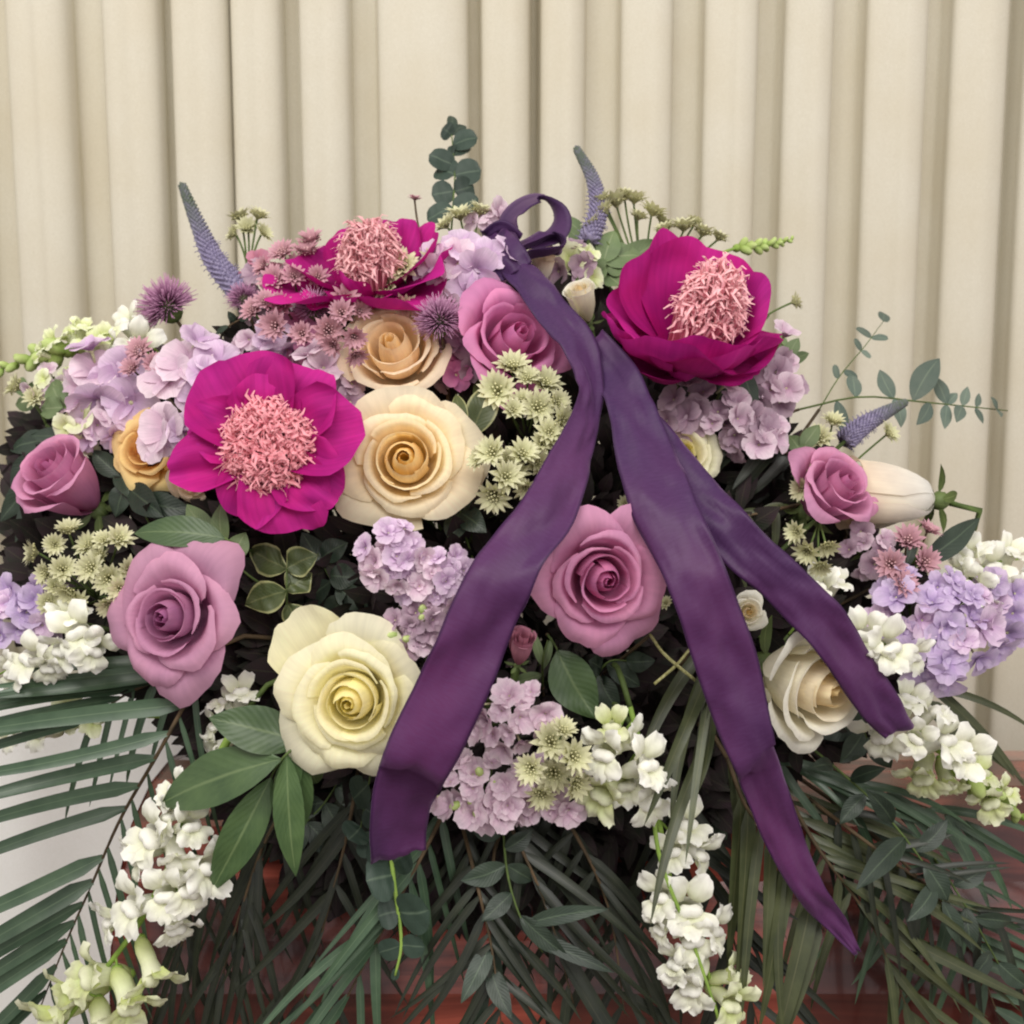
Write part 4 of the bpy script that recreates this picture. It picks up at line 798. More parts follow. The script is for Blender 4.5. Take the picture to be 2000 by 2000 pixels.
As('greenish astrantia heads standing at the very top left of the bow', [(900, 430, 34, -.2, .9, .4), (935, 420, 28, .3, .9, .4), (875, 445, 28, -.6, .7, .4)], dz=-.02, hub=(920, 520, -.04))
As('pale astrantia sprays rising above the bowl shaped peony', [(1205, 405, 36, -.2, .95, .2), (1238, 398, 30, .1, .95, .2), (1272, 422, 32, .4, .9, .2), (1186, 418, 28, -.6, .8, .2), (1335, 452, 32, .0, .95, .3), (1370, 462, 28, .3, .9, .3), (1300, 455, 26, -.3, .9, .3), (1220, 388, 24, .2, .9, .3), (1180, 395, 24, -.5, .8, .3), (1290, 438, 24, .5, .8, .2), (1400, 470, 24, .5, .8, .3), (1355, 440, 22, .2, .95, .2), (1245, 430, 24, .3, .9, .3), (1160, 440, 24, -.6, .7, .3)], dz=-.035, hub=(1260, 570, -.06))
As('dusty pink astrantia cluster left of the peach rose behind the peony', [(540, 556, 36, -.2, .4, 1), (542, 640, 36, -.2, 0, 1), (600, 500, 32, 0, .8, .6), (640, 648, 32, .3, -.1, 1), (555, 600, 30), (672, 588, 32, .4, .3, .9), (498, 610, 28, -.5, .4, .8), (575, 545, 26), (622, 545, 26), (520, 595, 26), (592, 655, 28), (700, 610, 26, .5, .2, .8)], 'pink', dz=.01, stemmat='stem_brown', hub=(600, 680, -.04))
As('dusty pink astrantia drooping over the peach rose under the thistles', [(690, 655, 30, .3, -.5, .9), (668, 615, 30, .1, .2, 1), (692, 688, 26, .4, -.8, .5), (655, 670, 26, -.4, -.5, .8)], 'pink', dz=.03, stemmat='stem_brown', hub=(655, 640, -.02))
As('dusty pink astrantia blooms at the back left of the magenta peony', [(555, 500, 30, -.3, .6, .8), (610, 478, 30, -.1, .8, .6), (580, 520, 24), (520, 525, 24, -.6, .3, .8)], 'pink', dz=-.005, stemmat='stem_brown', hub=(580, 560, -.05))
As('large greenish cream astrantia cluster at the bottom centre over the stock', [(1075, 1452, 40, .1, .5, 1), (1115, 1478, 38, .5, .2, .9), (1082, 1508, 40, 0, 0, 1), (1120, 1528, 34, .6, -.3, .8), (1040, 1500, 34, -.4, 0, 1), (1058, 1545, 34, 0, -.5, .9), (1098, 1432, 30, .3, .8, .6)], dz=.035, hub=(1070, 1500, -.03))
As('whitish astrantia tuft beside the curved blue spike at the upper left', [(472, 432, 28, -.3, .9, .3), (502, 428, 26, .4, .9, .3), (485, 452, 26, 0, .5, .8), (462, 460, 22, -.8, .4, .4), (510, 458, 22, .8, .4, .4)], dz=-.03, hub=(484, 560, -.04))
As('pale green astrantia buds beside the sideways mauve rose', [(1580, 1072, 30, -.5, -.5, .7), (1612, 1060, 28, .1, -.8, .6), (1560, 1040, 26, -.8, 0, .6), (1600, 1100, 26, 0, -.8, .6)], dz=-.01, hub=(1600, 1010, -.03))
As('pale green astrantia heads between the dusky florets and the mauve rose', [(1600, 860, 30, -.2, .5, .8), (1575, 905, 28, -.6, .2, .8), (1625, 830, 26, .2, .8, .6), (1730, 850, 26, .6, .4, .6), (1570, 955, 26, -.6, 0, .8)], dz=-.03, hub=(1610, 960, -.05))
As('dusky pink astrantia spray above the violet lilac flower head', [(1770, 1062, 36, 0, .6, .8), (1800, 1100, 34, .3, .3, 1), (1740, 1105, 34, -.3, .2, 1), (1760, 1145, 30), (1810, 1040, 26, .4, .8, .4)], 'pink', dz=-.005, stemmat='stem_brown', hub=(1770, 1180, -.05))
As('greyish pink astrantia heads in front of the white snapdragon at the upper left', [(275, 690, 30, -.2, .5, .9), (300, 715, 26, .3, .3, 1), (262, 725, 26)], 'pink', dz=.005, stemmat='stem_brown', hub=(320, 770, -.04))
As('single small dark astrantia head standing alone above the back peony', [(810, 392, 15, .1, .9, .3)], 'pink', dz=-.03, stemmat='stem_brown', hub=(825, 470, -.05))
As('single pale astrantia head on a thin stem right of the bowl shaped peony', [(1545, 592, 22, .9, .3, .2)], dz=-.04, hub=(1500, 615, -.05))
As('greenish astrantia between the two left picture edge blooms', [(40, 760, 30, -.7, .4, .5), (70, 780, 24, 0, .3, .9)], dz=-.02, stemmat='stem', hub=(90, 830, -.04))
As('greenish cream astrantia resting by the left lilac head', [(95, 1180, 26, .4, .3, .9), (108, 1150, 24)], dz=.01, hub=(120, 1210, -.03))
# ---- thistles
pompom('large purple thistle standing up at the upper left', 315, 583, -.005, 60, (-.45, .75, .45), 1)
pompom('purple thistle hanging between the peach rose and the pinkish mauve rose', 857, 612, .025, 54, (-.1, .75, .6), 2)
pompom('small purple thistle at the base of the left blue spike', 472, 574, -.005, 36, (-.2, .8, .5), 3, 240)
pompom('dull purple thistle left of the peach roses in the astrantia', 612, 588, .01, 42, (0, .8, .5), 4, 300)
# ---- veronica spikes
veronica('curved blue veronica spike with green tip at the upper left', [(470, 570, -.02), (420, 510, -.02), (388, 440, -.02), (356, 362, -.02)], 25)
veronica('curved blue veronica spike standing right of the bow', [(1150, 470, -.03), (1168, 410, -.03), (1158, 350, -.03), (1126, 290, -.03)], 21)
veronica('short blue veronica spike under the eucalyptus at the right', [(1650, 862, -.045), (1680, 835, -.04), (1725, 808, -.04), (1768, 786, -.04)], 22)
# ---- eucalyptus
def euc(label, path, lv, r, mat='euc', dz=0.0, sw=2.5, core=True, stemmat='stem', shape='round', bow=.05):
    return sprig('eucalyptus_sprig', label, 'eucalyptus', path, [(x0, y0, x1, y1, hw) for x0, y0, x1, y1, hw in lv], mat, dz, sw, stemmat, shape, core, bow=bow, fold=.06, wav=.08)
euc('round leaved eucalyptus sprig standing tallest at the top', [(880, 470, -.03), (885, 400, -.03), (888, 330, -.03), (880, 245, -.03)],
    [(886, 400, 834, 430, 25), (886, 405, 934, 387, 22), (888, 372, 843, 381, 27), (888, 372, 925, 363, 26), (888, 340, 855, 328, 30), (888, 345, 940, 333, 32), (888, 318, 838, 302, 25), (888, 310, 909, 286, 25), (886, 295, 876, 307, 27), (885, 285, 933, 269, 28), (882, 262, 864, 250, 21), (882, 255, 884, 227, 12), (882, 262, 907, 245, 15)], 20, 'euc_dark', -.01)
euc('narrow leaved eucalyptus branch reaching to the right edge over the curtain', [(1560, 800, -.05), (1680, 775, -.045), (1800, 785, -.04), (1900, 795, -.04), (1968, 802, -.04)],
    [(1660, 800, 1665, 730, 18), (1655, 815, 1650, 860, 16), (1730, 775, 1718, 722, 16), (1735, 800, 1760, 835, 16), (1770, 790, 1835, 700, 26), (1800, 790, 1790, 830, 15), (1835, 780, 1825, 735, 14), (1835, 790, 1845, 838, 14), (1865, 792, 1868, 825, 14), (1862, 790, 1870, 768, 10), (1880, 790, 1890, 755, 11), (1900, 796, 1920, 828, 9), (1905, 794, 1912, 768, 8), (1945, 800, 1935, 775, 7), (1945, 800, 1955, 815, 7)], 15, 'euc', -.02, shape='leaf')
euc('thin sprig with paired round leaves at the right in front of the curtain', [(1600, 800, -.055), (1640, 735, -.05), (1690, 675, -.05), (1725, 628, -.05)],
    [(1724, 632, 1728, 612, 14), (1706, 655, 1735, 662, 9), (1702, 656, 1672, 640, 9), (1684, 685, 1700, 700, 7), (1682, 686, 1668, 662, 8), (1640, 740, 1630, 712, 7), (1648, 728, 1675, 740, 8)], 10, 'euc', -.02, sw=1.6, core=True)
euc('round leaved eucalyptus hanging at the bottom centre below the left ribbon tail', [(760, 1640, .01), (772, 1740, .015), (784, 1840, .015), (772, 1905, .015)],
    [(766, 1700, 715, 1720, 46), (768, 1695, 800, 1665, 34), (776, 1780, 838, 1778, 42), (774, 1770, 738, 1790, 30), (782, 1840, 740, 1860, 22), (782, 1845, 830, 1850, 24), (772, 1660, 720, 1640, 36), (775, 1890, 768, 1915, 8)], 40, 'euc_dark', .0, stemmat='stem_light', sw=5)
euc('dark round eucalyptus leaves left of the left ribbon tip', [(730, 1480, -.03), (715, 1560, -.02), (700, 1640, -.02)],
    [(720, 1530, 690, 1560, 34), (715, 1580, 745, 1600, 30), (708, 1620, 680, 1640, 32), (705, 1640, 735, 1660, 26)], 30, 'euc_dark', .0)
euc('greyish narrow leaves standing behind the sideways mauve rose', [(1520, 760, -.05), (1540, 700, -.045), (1520, 660, -.04)],
    [(1530, 700, 1560, 660, 15), (1525, 690, 1510, 650, 13), (1535, 715, 1580, 690, 12), (1530, 705, 1500, 680, 12)], 10, 'leaf_grey', -.01, shape='leaf')
# ---- leaf sprigs
sg = sprig
sg('leaf_sprig', 'broad green leaf lying above the lavender rose', 'leaf', [(500, 1080, -.05), (455, 1060, .0), (430, 1045, .005)],
   [(440, 1055, 262, 1042, 34, .012)], 'leaf', .005, wav=.1)
sg('leaf_sprig', 'small pale edged leaves between the broad leaf and the open peony', 'leaf', [(540, 1160, -.05), (470, 1110, -.01), (410, 1030, -.01)],
   [(430, 1060, 365, 985, 22), (430, 1065, 432, 982, 20), (455, 1095, 480, 1040, 22), (445, 1080, 458, 1130, 24), (420, 1040, 390, 1060, 18)], 'leaf_grey', .005)
sg('leaf_sprig', 'dark pale edged leaves right of the lavender rose', 'leaf', [(560, 1240, -.06), (560, 1160, -.02), (560, 1090, -.02)],
   [(560, 1110, 490, 1075, 34), (560, 1110, 620, 1085, 32), (560, 1150, 480, 1180, 34), (565, 1160, 610, 1120, 34), (550, 1180, 590, 1230, 26)], 'pitt', -.01, wav=.4)
sg('leaf_sprig', 'broad bright green leaf below the mauve rose', 'leaf', [(1070, 1240, -.06), (1085, 1262, -.01), (1090, 1275, -.01)], [(1092, 1268, 1165, 1405, 46, .012)], 'leaf', .0, wav=.1)
sg('leaf_sprig', 'green leaf sprig left of the creamy yellow rose', 'leaf', [(640, 1440, -.05), (590, 1450, .0), (545, 1490, .01), (520, 1540, .012)],
   [(590, 1445, 408, 1402, 46, .02), (550, 1490, 312, 1572, 54, .025), (535, 1520, 412, 1742, 38, .02), (565, 1480, 578, 1712, 30, .015), (590, 1460, 570, 1640, 32, .0), (580, 1455, 545, 1600, 26, .02), (600, 1460, 620, 1530, 32, -.005)], 'leaf', .015, sw=4, wav=.15, nrm=None)
sg('leaf_sprig', 'olive green leaf between the large peach rose and the astrantia', 'leaf', [(980, 900, -.06), (915, 850, -.02), (900, 830, -.01)], [(905, 862, 968, 745, 32, .01), (900, 850, 890, 770, 18, 0)], 'pitt', .0)
sg('leaf_sprig', 'dark pointed leaf at the right below the white rose', 'leaf', [(1700, 1150, -.06), (1780, 1110, -.03), (1800, 1100, -.02)], [(1798, 1108, 1912, 1012, 26, .01), (1720, 1040, 1790, 1030, 12, 0)], 'leaf_dark', .0)
sg('leaf_sprig', 'grey green leaves behind the bowl shaped peony by the blue spike', 'leaf', [(1200, 600, -.07), (1180, 520, -.03), (1150, 470, -.03)],
   [(1180, 500, 1255, 500, 30), (1190, 530, 1290, 470, 28), (1160, 480, 1120, 520, 24), (1165, 490, 1110, 450, 26), (1180, 520, 1200, 450, 26), (1180, 520, 1140, 560, 24), (1185, 540, 1215, 560, 24), (1130, 470, 1080, 420, 16), (1185, 530, 1225, 520, 24), (1175, 500, 1150, 540, 24)], 'leaf_grey', -.02)
sg('leaf_sprig', 'dark drooping leaf below the bowl shaped peony on the right', 'leaf', [(1400, 820, -.06), (1430, 740, -.03), (1440, 710, -.02)], [(1440, 712, 1475, 815, 22, .01), (1430, 730, 1400, 790, 16, 0)], 'leaf_dark', .0)
sg('leaf_sprig', 'dark leaves over the astrantia at the left between rose and peony', 'leaf', [(330, 1100, -.07), (280, 1000, -.03), (230, 920, -.03)],
   [(240, 930, 180, 880, 22), (250, 950, 320, 1010, 30), (270, 980, 380, 1000, 28), (240, 940, 225, 1010, 24), (290, 1010, 330, 960, 26), (230, 920, 262, 980, 20)], 'leaf_dark', -.01)
sg('leaf_sprig', 'dark leaf curving over the half open mauve rose at the left', 'leaf', [(120, 1000, -.07), (90, 880, -.04), (150, 845, -.03)], [(110, 860, 20, 880, 26), (140, 850, 60, 850, 18), (80, 890, 20, 950, 26), (60, 930, 0, 1020, 26), (60, 960, 30, 1060, 26), (110, 865, 175, 850, 16)], 'leaf_dark', -.015)
sg('leaf_sprig', 'dark serrated leaves under the snapdragon tip at the upper left', 'leaf', [(200, 880, -.07), (90, 810, -.03), (50, 770, -.03)], [(60, 770, 35, 740, 16), (75, 790, 30, 790, 16), (90, 800, 130, 770, 22), (60, 775, 90, 745, 16), (120, 820, 160, 860, 18)], 'leaf_grey', -.02)
sg('leaf_sprig', 'pale green bud leaves beside the upper left lilac head', 'leaf', [(190, 880, -.06), (140, 810, .0), (110, 780, .0)], [(120, 800, 80, 800, 24), (115, 790, 105, 745, 22), (125, 800, 150, 775, 24)], 'leaf_grey', .0, wav=.4)
sg('leaf_sprig', 'dark twig with small leaves beside the left thistle stems', 'leaf', [(430, 660, -.06), (450, 635, -.02), (500, 610, -.02)], [(470, 622, 505, 612, 8), (460, 628, 445, 608, 8), (450, 635, 420, 655, 8)], 'leaf_dark', -.01, stemmat='stem_brown')
sg('leaf_sprig', 'dark ruscus leaves low at the right over the mahogany', 'leaf', [(1560, 1440, -.05), (1700, 1560, .0), (1800, 1680, .02), (1840, 1760, .02)],
   [(1740, 1600, 1690, 1540, 18), (1690, 1550, 1640, 1610, 18), (1760, 1630, 1672, 1738, 22, .02), (1780, 1650, 1850, 1600, 18), (1800, 1680, 1850, 1760, 23), (1820, 1720, 1770, 1800, 19), (1840, 1750, 1880, 1850, 20), (1640, 1500, 1580, 1500, 15), (1670, 1530, 1730, 1500, 16)], 'leaf_dark', .0)
sg('leaf_sprig', 'dark ruscus leaves at the bottom right corner', 'leaf', [(1800, 1640, -.03), (1880, 1760, .02), (1960, 1900, .02)],
   [(1890, 1780, 1900, 1860, 18), (1900, 1790, 1980, 1800, 16), (1930, 1850, 1890, 1920, 19), (1950, 1880, 2010, 1930, 19), (1860, 1730, 1930, 1690, 18)], 'leaf_dark', .0)
sg('leaf_sprig', 'long dark pointed leaves at the bottom centre under the stock', 'leaf', [(980, 1560, -.04), (990, 1700, .0), (1020, 1800, .01), (1060, 1860, .01)],
   [(1020, 1800, 1190, 1775, 16, .02), (1010, 1780, 1110, 1870, 20, .01), (1030, 1830, 1200, 1900, 15, .01), (990, 1740, 940, 1800, 19), (985, 1700, 1040, 1720, 20), (980, 1680, 900, 1720, 23), (985, 1650, 1040, 1620, 19), (975, 1640, 920, 1620, 20)], 'leaf_dark', .0)
sg('leaf_sprig', 'dark leaves hanging at the bottom edge left of centre', 'leaf', [(960, 1720, -.02), (960, 1850, .0), (940, 2010, .0)],
   [(960, 1840, 900, 1960, 20, .02), (955, 1880, 1000, 1990, 20, .02), (960, 1800, 1010, 1890, 18), (950, 1920, 920, 2040, 18), (958, 1830, 975, 1940, 15)], 'leaf_dark', .0)
sg('leaf_sprig', 'folded cream green leaf behind the lower right ribbon tail', 'leaf', [(1480, 1160, -.06), (1470, 1180, -.03), (1460, 1195, -.02)], [(1475, 1175, 1430, 1215, 16, 0)], 'leaf_grey', -.01)
sg('leaf_sprig', 'dark leaves in the hollow under the creamy yellow rose', 'leaf', [(700, 1440, -.07), (640, 1560, -.04), (560, 1640, -.03)],
   [(640, 1560, 560, 1590, 28), (640, 1570, 690, 1650, 26), (600, 1600, 560, 1680, 26), (660, 1530, 720, 1580, 26), (600, 1610, 660, 1680, 26)], 'leaf_dark', -.01)
sg('leaf_sprig', 'dark leaves between the large peach rose and the creamy yellow rose', 'leaf', [(740, 1200, -.08), (660, 1150, -.05), (620, 1080, -.04)],
   [(640, 1120, 700, 1130, 28), (630, 1110, 590, 1040, 26), (650, 1140, 580, 1200, 28), (660, 1150, 720, 1190, 26), (620, 1090, 680, 1060, 26), (680, 1160, 640, 1210, 26)], 'leaf_dark', -.02)
cl('hydrangea', 'single white lilac floret between the open peony and the side-on peach rose', 'hydrangea', 622, 722, -.01, 16, 22, 2, 44, 'lilac_pink', wd=.5)
As('small seedy green heads tucked right of the mauve rose by the middle tail', [(1248, 1005, 22), (1272, 1040, 20), (1285, 1085, 20), (1262, 1075, 16), (1292, 1130, 18), (1300, 1180, 16)], dz=-.02, stemmat='stem_brown', hub=(1270, 1100, -.06))
As('pale green heads half lost in shade above the mauve rose', [(1245, 960, 20), (1222, 985, 18)], dz=-.02, hub=(1220, 1050, -.06))
sg('leaf_sprig', 'slim grey green leaves rising beside the small dusky rosebud', 'leaf', [(1060, 1340, -.05), (1060, 1290, -.02), (1070, 1250, -.02)], [(1060, 1310, 1078, 1245, 9), (1050, 1320, 990, 1340, 14), (1062, 1300, 1040, 1230, 10)], 'leaf_grey', .0)
sg('leaf_sprig', 'beige green leaves crowding the left of the sideways mauve rose', 'leaf', [(1640, 1000, -.07), (1580, 920, -.03), (1560, 860, -.03)], [(1570, 880, 1600, 830, 18), (1570, 890, 1540, 850, 18), (1575, 910, 1545, 930, 18), (1575, 900, 1600, 880, 16), (1580, 930, 1600, 990, 18)], 'leaf_grey', .0)
sg('leaf_sprig', 'dark leaves showing in the hollow between both yellow and mauve roses', 'leaf', [(960, 1200, -.1), (900, 1010, -.05), (920, 960, -.05)], [(905, 1010, 880, 1060, 26), (905, 1000, 950, 1040, 26), (915, 980, 900, 1020, 22)], 'leaf_dark', .0)
sg('leaf_sprig', 'deep green leaves in the dip above the broad bright leaf', 'leaf', [(1130, 1400, -.1), (1180, 1300, -.05), (1230, 1290, -.05)], [(1180, 1310, 1150, 1290, 24), (1190, 1300, 1250, 1340, 24), (1220, 1290, 1280, 1290, 22), (1180, 1320, 1210, 1390, 26)], 'leaf_dark', .0)
sg('leaf_sprig', 'deep green leaves in the dip right of the cream rose', 'leaf', [(1640, 1400, -.1), (1680, 1420, -.04), (1700, 1460, -.04)], [(1680, 1430, 1640, 1490, 26), (1690, 1440, 1740, 1500, 24), (1680, 1420, 1690, 1370, 22), (1670, 1420, 1600, 1440, 24)], 'leaf_dark', .0)
# small bare twigs crossing beside the middle ribbon tail
for lb, pts in (('pale dry twig crossing beside the mauve rose', [(1270, 1240, -.02), (1300, 1280, 0), (1362, 1332, .0)]), ('shorter pale dry twig crossed under the other one', [(1345, 1270, -.02), (1320, 1300, 0), (1278, 1336, .0)])):
    ps = [Q(x, y, z) for x, y, z in pts]; rt = root('twig', lb, 'twig', Matrix.Translation(ps[0])); sm = [Vector(p) - ps[0] for p in cr([tuple(p) for p in ps], 8)]
    ob('twig_shoot', mesh('twig_shoot', *tube(sm, [.0011] * 8, 5)[:2], M['astr_dome']), rt); stem_to_core(rt, ps[0], M['stem_brown'], .0012)
# ---- palm fronds
def fan(ts, f): return [(t,) + tuple(f(t)) for t in ts]
LS = np.linspace
frond('large green palm frond fanning to the left edge', [(400, 1300, -.02), (318, 1455, .0), (235, 1600, .01), (176, 1735, .01), (128, 1843, .01), (70, 1990, .01)],
      fan(LS(.03, .93, 14), lambda t: (-520 + 190 * t + U(-15, 15), (40 + 290 * t + U(-6, 6)), .03 - .02 * t, 17 - 3 * t)) +
      fan(LS(.05, .9, 13), lambda t: (60 + 50 * t + U(-15, 15), 330 - 60 * t, -.01, 6)), 'palm', .0, sw=5, droop=.004, messy=.07)
frond('green palm frond above, pointing left under the white snapdragon', [(420, 1290, -.06), (330, 1320, -.03), (240, 1360, -.03), (160, 1420, -.03)],
      fan(LS(.02, .9, 9), lambda t: (-420 + U(-20, 20), 20 + 90 * t, .02, 13)) + fan(LS(.1, .9, 6), lambda t: (-60 + U(-15, 15), 200, .0, 8)), 'palm', -.01, droop=.004, messy=.07)
frond('dark palm frond sweeping down to the bottom left of centre', [(880, 1560, -.04), (820, 1680, .0), (740, 1830, .0), (640, 2020, .0)],
      fan(LS(.05, .9, 14), lambda t: (-330 + 60 * t + U(-20, 20), 330 + U(-20, 20), .01, 10)) + fan(LS(.1, .9, 8), lambda t: (30 + U(-25, 25), 320, .0, 9)), 'palm', .0)
frond('dark palm frond in the bottom left over the mahogany', [(600, 1500, -.06), (520, 1640, -.02), (470, 1780, -.01), (420, 1960, -.01)],
      fan(LS(.05, .95, 13), lambda t: (-120 + U(-30, 30), 330 + U(-30, 20), .0, 7)) + fan(LS(.08, .95, 13), lambda t: (70 + U(-30, 30), 340 + U(-30, 20), .0, 7)), 'palm_dark', -.01)
frond('dark palm frond spreading right at the bottom centre', [(960, 1540, -.05), (1010, 1640, -.01), (1070, 1780, .0), (1120, 1960, .0)],
      fan(LS(.02, .95, 13), lambda t: (300 + U(-25, 25) - 60 * t, 190 + 90 * t, .0, 10)) + fan(LS(.05, .95, 9), lambda t: (-80 + U(-25, 25), 300, .0, 9)), 'palm_dark', -.005)
frond('olive palm blades hanging between the ribbon tails above the snapdragon', [(1400, 1240, -.05), (1390, 1290, -.01), (1385, 1330, .0), (1380, 1470, .0)],
      [(.0, -150, 280, .03, 14), (.12, -118, 300, .03, 13), (.3, -70, 330, .035, 15), (.45, -85, 310, .03, 12), (.75, -80, 300, .045, 14), (.95, -110, 310, .05, 13), (.6, -20, 260, .02, 10)], 'palm_olive', .015)
frond('olive palm blades hanging down right of the middle ribbon tail', [(1420, 1480, -.05), (1460, 1580, .0), (1540, 1680, .01), (1610, 1820, .01)],
      fan(LS(.02, .95, 12), lambda t: (-30 - 60 * t + U(-12, 12), 400 - 60 * t + U(-20, 20), .015, 14)), 'palm_olive', .01)
frond('brownish palm frond sweeping to the lower right corner', [(1530, 1540, -.05), (1600, 1660, -.01), (1700, 1800, .0), (1780, 1990, .0)],
      fan(LS(.0, .95, 16), lambda t: (420 - 120 * t + U(-20, 20), 150 + 110 * t, .0, 9)) + fan(LS(.05, .95, 10), lambda t: (-40 + U(-25, 25), 280, .0, 9)), 'palm_olive', -.01)
frond('dark palm frond between the cream rose and the mahogany', [(1500, 1480, -.07), (1620, 1520, -.03), (1760, 1560, -.02), (1900, 1610, -.02)],
      fan(LS(.0, .95, 12), lambda t: (260 + U(-20, 20), 60 + 60 * t, .0, 10)) + fan(LS(.05, .95, 10), lambda t: (150 + U(-20, 20), 170, .0, 9)), 'palm', -.01)
frond('greyish palm blades at the right edge under the violet lilac head', [(1760, 1280, -.07), (1790, 1350, -.05), (1830, 1390, -.05)],
      [(.2, 320, 210, .0, 13), (.5, 250, 230, .0, 12), (.7, 250, 160, .0, 12), (.9, 220, 200, .0, 11), (.4, 280, 120, .0, 11)], 'palm_olive', -.02)
frond('black green palm leaves bunched right of the middle ribbon tail', [(1580, 900, -.06), (1520, 880, -.03), (1430, 870, -.03), (1370, 870, -.03)],
      fan(LS(.0, .95, 9), lambda t: (-130 + U(-30, 30) + 60 * t, 40 + 60 * (1 - t), .0, 11)) + fan(LS(.0, .95, 8), lambda t: (-100 + U(-30, 30), -10, .0, 10)), 'palm_dark', -.005)
frond('dim olive palm leaves below the black green bunch on the right', [(1600, 980, -.07), (1540, 990, -.04), (1450, 1010, -.04), (1400, 1030, -.04)],
      fan(LS(.0, .95, 9), lambda t: (-90 + U(-30, 30) + 130 * t, 40 + 80 * t, .0, 10)) + fan(LS(.0, .95, 6), lambda t: (-60 + U(-30, 30), -20, .0, 9)), 'palm_olive', -.005)
frond('dark palm frond reaching down under the trailing left snapdragon', [(560, 1520, -.06), (480, 1600, -.02), (380, 1760, -.015), (330, 1960, -.01)],
      fan(LS(.1, .95, 12), lambda t: (-70 + U(-30, 30), 300 + U(-30, 20), -.005, 6)) + fan(LS(.08, .95, 12), lambda t: (100 + U(-30, 30), 300 + U(-30, 20), -.005, 6)), 'palm_dark', -.015)
frond('dark palm frond falling straight down at the bottom centre', [(1060, 1540, -.06), (1130, 1640, -.015), (1190, 1780, -.01), (1220, 1980, -.01)],
      fan(LS(.05, .95, 12), lambda t: (-150 + U(-25, 25), 260, -.005, 9)) + fan(LS(.05, .95, 12), lambda t: (170 + U(-25, 25), 230, -.005, 9)), 'palm_dark', -.01)
frond('dark palm frond low behind the bottom right snapdragon', [(1300, 1520, -.06), (1340, 1640, -.02), (1420, 1800, -.015), (1480, 2000, -.015)],
      fan(LS(.05, .95, 13), lambda t: (-120 + U(-25, 25), 280, -.005, 9)) + fan(LS(.05, .95, 13), lambda t: (220 + U(-25, 25), 230, -.005, 9)), 'palm_dark', -.015)
frond('dark green palm frond spreading into the bottom right corner', [(1620, 1560, -.05), (1760, 1680, -.015), (1880, 1820, -.01), (1960, 2010, -.01)],
      fan(LS(.05, .95, 13), lambda t: (-90 + U(-25, 25), 270, -.005, 9)) + fan(LS(.05, .95, 12), lambda t: (280 + U(-25, 25), 120, -.005, 9)), 'palm', -.015)
frond('dark palm frond behind the left of the dark eucalyptus leaves', [(700, 1500, -.06), (680, 1620, -.02), (640, 1780, -.015), (590, 1960, -.015)],
      fan(LS(.05, .95, 13), lambda t: (-170 + U(-25, 25), 260, -.005, 9)) + fan(LS(.05, .95, 10), lambda t: (110 + U(-25, 25), 260, -.005, 9)), 'palm_dark', -.015)
frond('dark fine palm frond hanging lowest at the bottom centre', [(900, 1600, -.05), (930, 1720, -.0), (960, 1850, .005), (980, 2010, .005)],
      fan(LS(.05, .95, 13), lambda t: (-190 + U(-25, 25), 240, .0, 8)) + fan(LS(.05, .95, 13), lambda t: (190 + U(-25, 25), 240, .0, 8)), 'palm_dark', .0)
frond('fine green palm frond crossing the dark ruscus leaves on the right', [(1580, 1560, -.05), (1700, 1650, .0), (1830, 1740, .005), (1990, 1820, .005)],
      fan(LS(.05, .95, 14), lambda t: (60 + U(-25, 25), 230, .0, 8)) + fan(LS(.05, .95, 11), lambda t: (230 + U(-25, 25), -20, .0, 7)), 'palm_dark', .0)
# ---- ribbon
rm, nt, N, L = newmat('purple_ribbon')
tc = nd(nt, 'ShaderNodeUVMap', uv_map='uv'); mp = nd(nt, 'ShaderNodeMapping'); mp.inputs['Scale'].default_value = (90, 700, 1); L.new(tc.outputs[0], mp.inputs[0])
wv = nd(nt, 'ShaderNodeTexNoise'); wv.inputs['Scale'].default_value = 1; L.new(mp.outputs[0], wv.inputs[0])
n2 = nd(nt, 'ShaderNodeTexNoise'); n2.inputs['Scale'].default_value = 3.5; n2.inputs['Detail'].default_value = 2; L.new(tc.outputs[0], n2.inputs[0])
c = mix(nt, rgb(60, 40, 78), rgb(94, 46, 90), maprange(nt, n2.outputs[0], 0.38, 0.62)); c = mix(nt, c, rgb(96, 64, 108), maprange(nt, wv.outputs[0], 0.35, 0.75, 0, .28))
sx = nd(nt, 'ShaderNodeSeparateXYZ'); L.new(tc.outputs[0], sx.inputs[0])
hm = nd(nt, 'ShaderNodeMath', operation='SUBTRACT'); L.new(sx.outputs[0], hm.inputs[0]); hm.inputs[1].default_value = .035
ha = nd(nt, 'ShaderNodeMath', operation='ABSOLUTE'); L.new(hm.outputs[0], ha.inputs[0])
c = mix(nt, c, rgb(52, 26, 62), maprange(nt, ha.outputs[0], .0318, .0335, 0, .7))
bs = nd(nt, 'ShaderNodeBsdfPrincipled'); L.new(c, bs.inputs['Base Color']); bs.inputs['Roughness'].default_value = .48; bs.inputs['Sheen Weight'].default_value = .4; bs.inputs['Sheen Roughness'].default_value = .4; bs.inputs['Sheen Tint'].default_value = rgb(190, 150, 200)
bs.inputs['Anisotropic'].default_value = .5; bs.inputs['Specular IOR Level'].default_value = .26
bp = nd(nt, 'ShaderNodeBump'); bp.inputs['Strength'].default_value = .25; bp.inputs['Distance'].default_value = .0003; L.new(wv.outputs[0], bp.inputs['Height']); L.new(bp.outputs[0], bs.inputs['Normal'])
tr = nd(nt, 'ShaderNodeBsdfTranslucent'); L.new(c, tr.inputs[0]); mx = nd(nt, 'ShaderNodeMixShader'); mx.inputs[0].default_value = .12; L.new(bs.outputs[0], mx.inputs[1]); L.new(tr.outputs[0], mx.inputs[2])
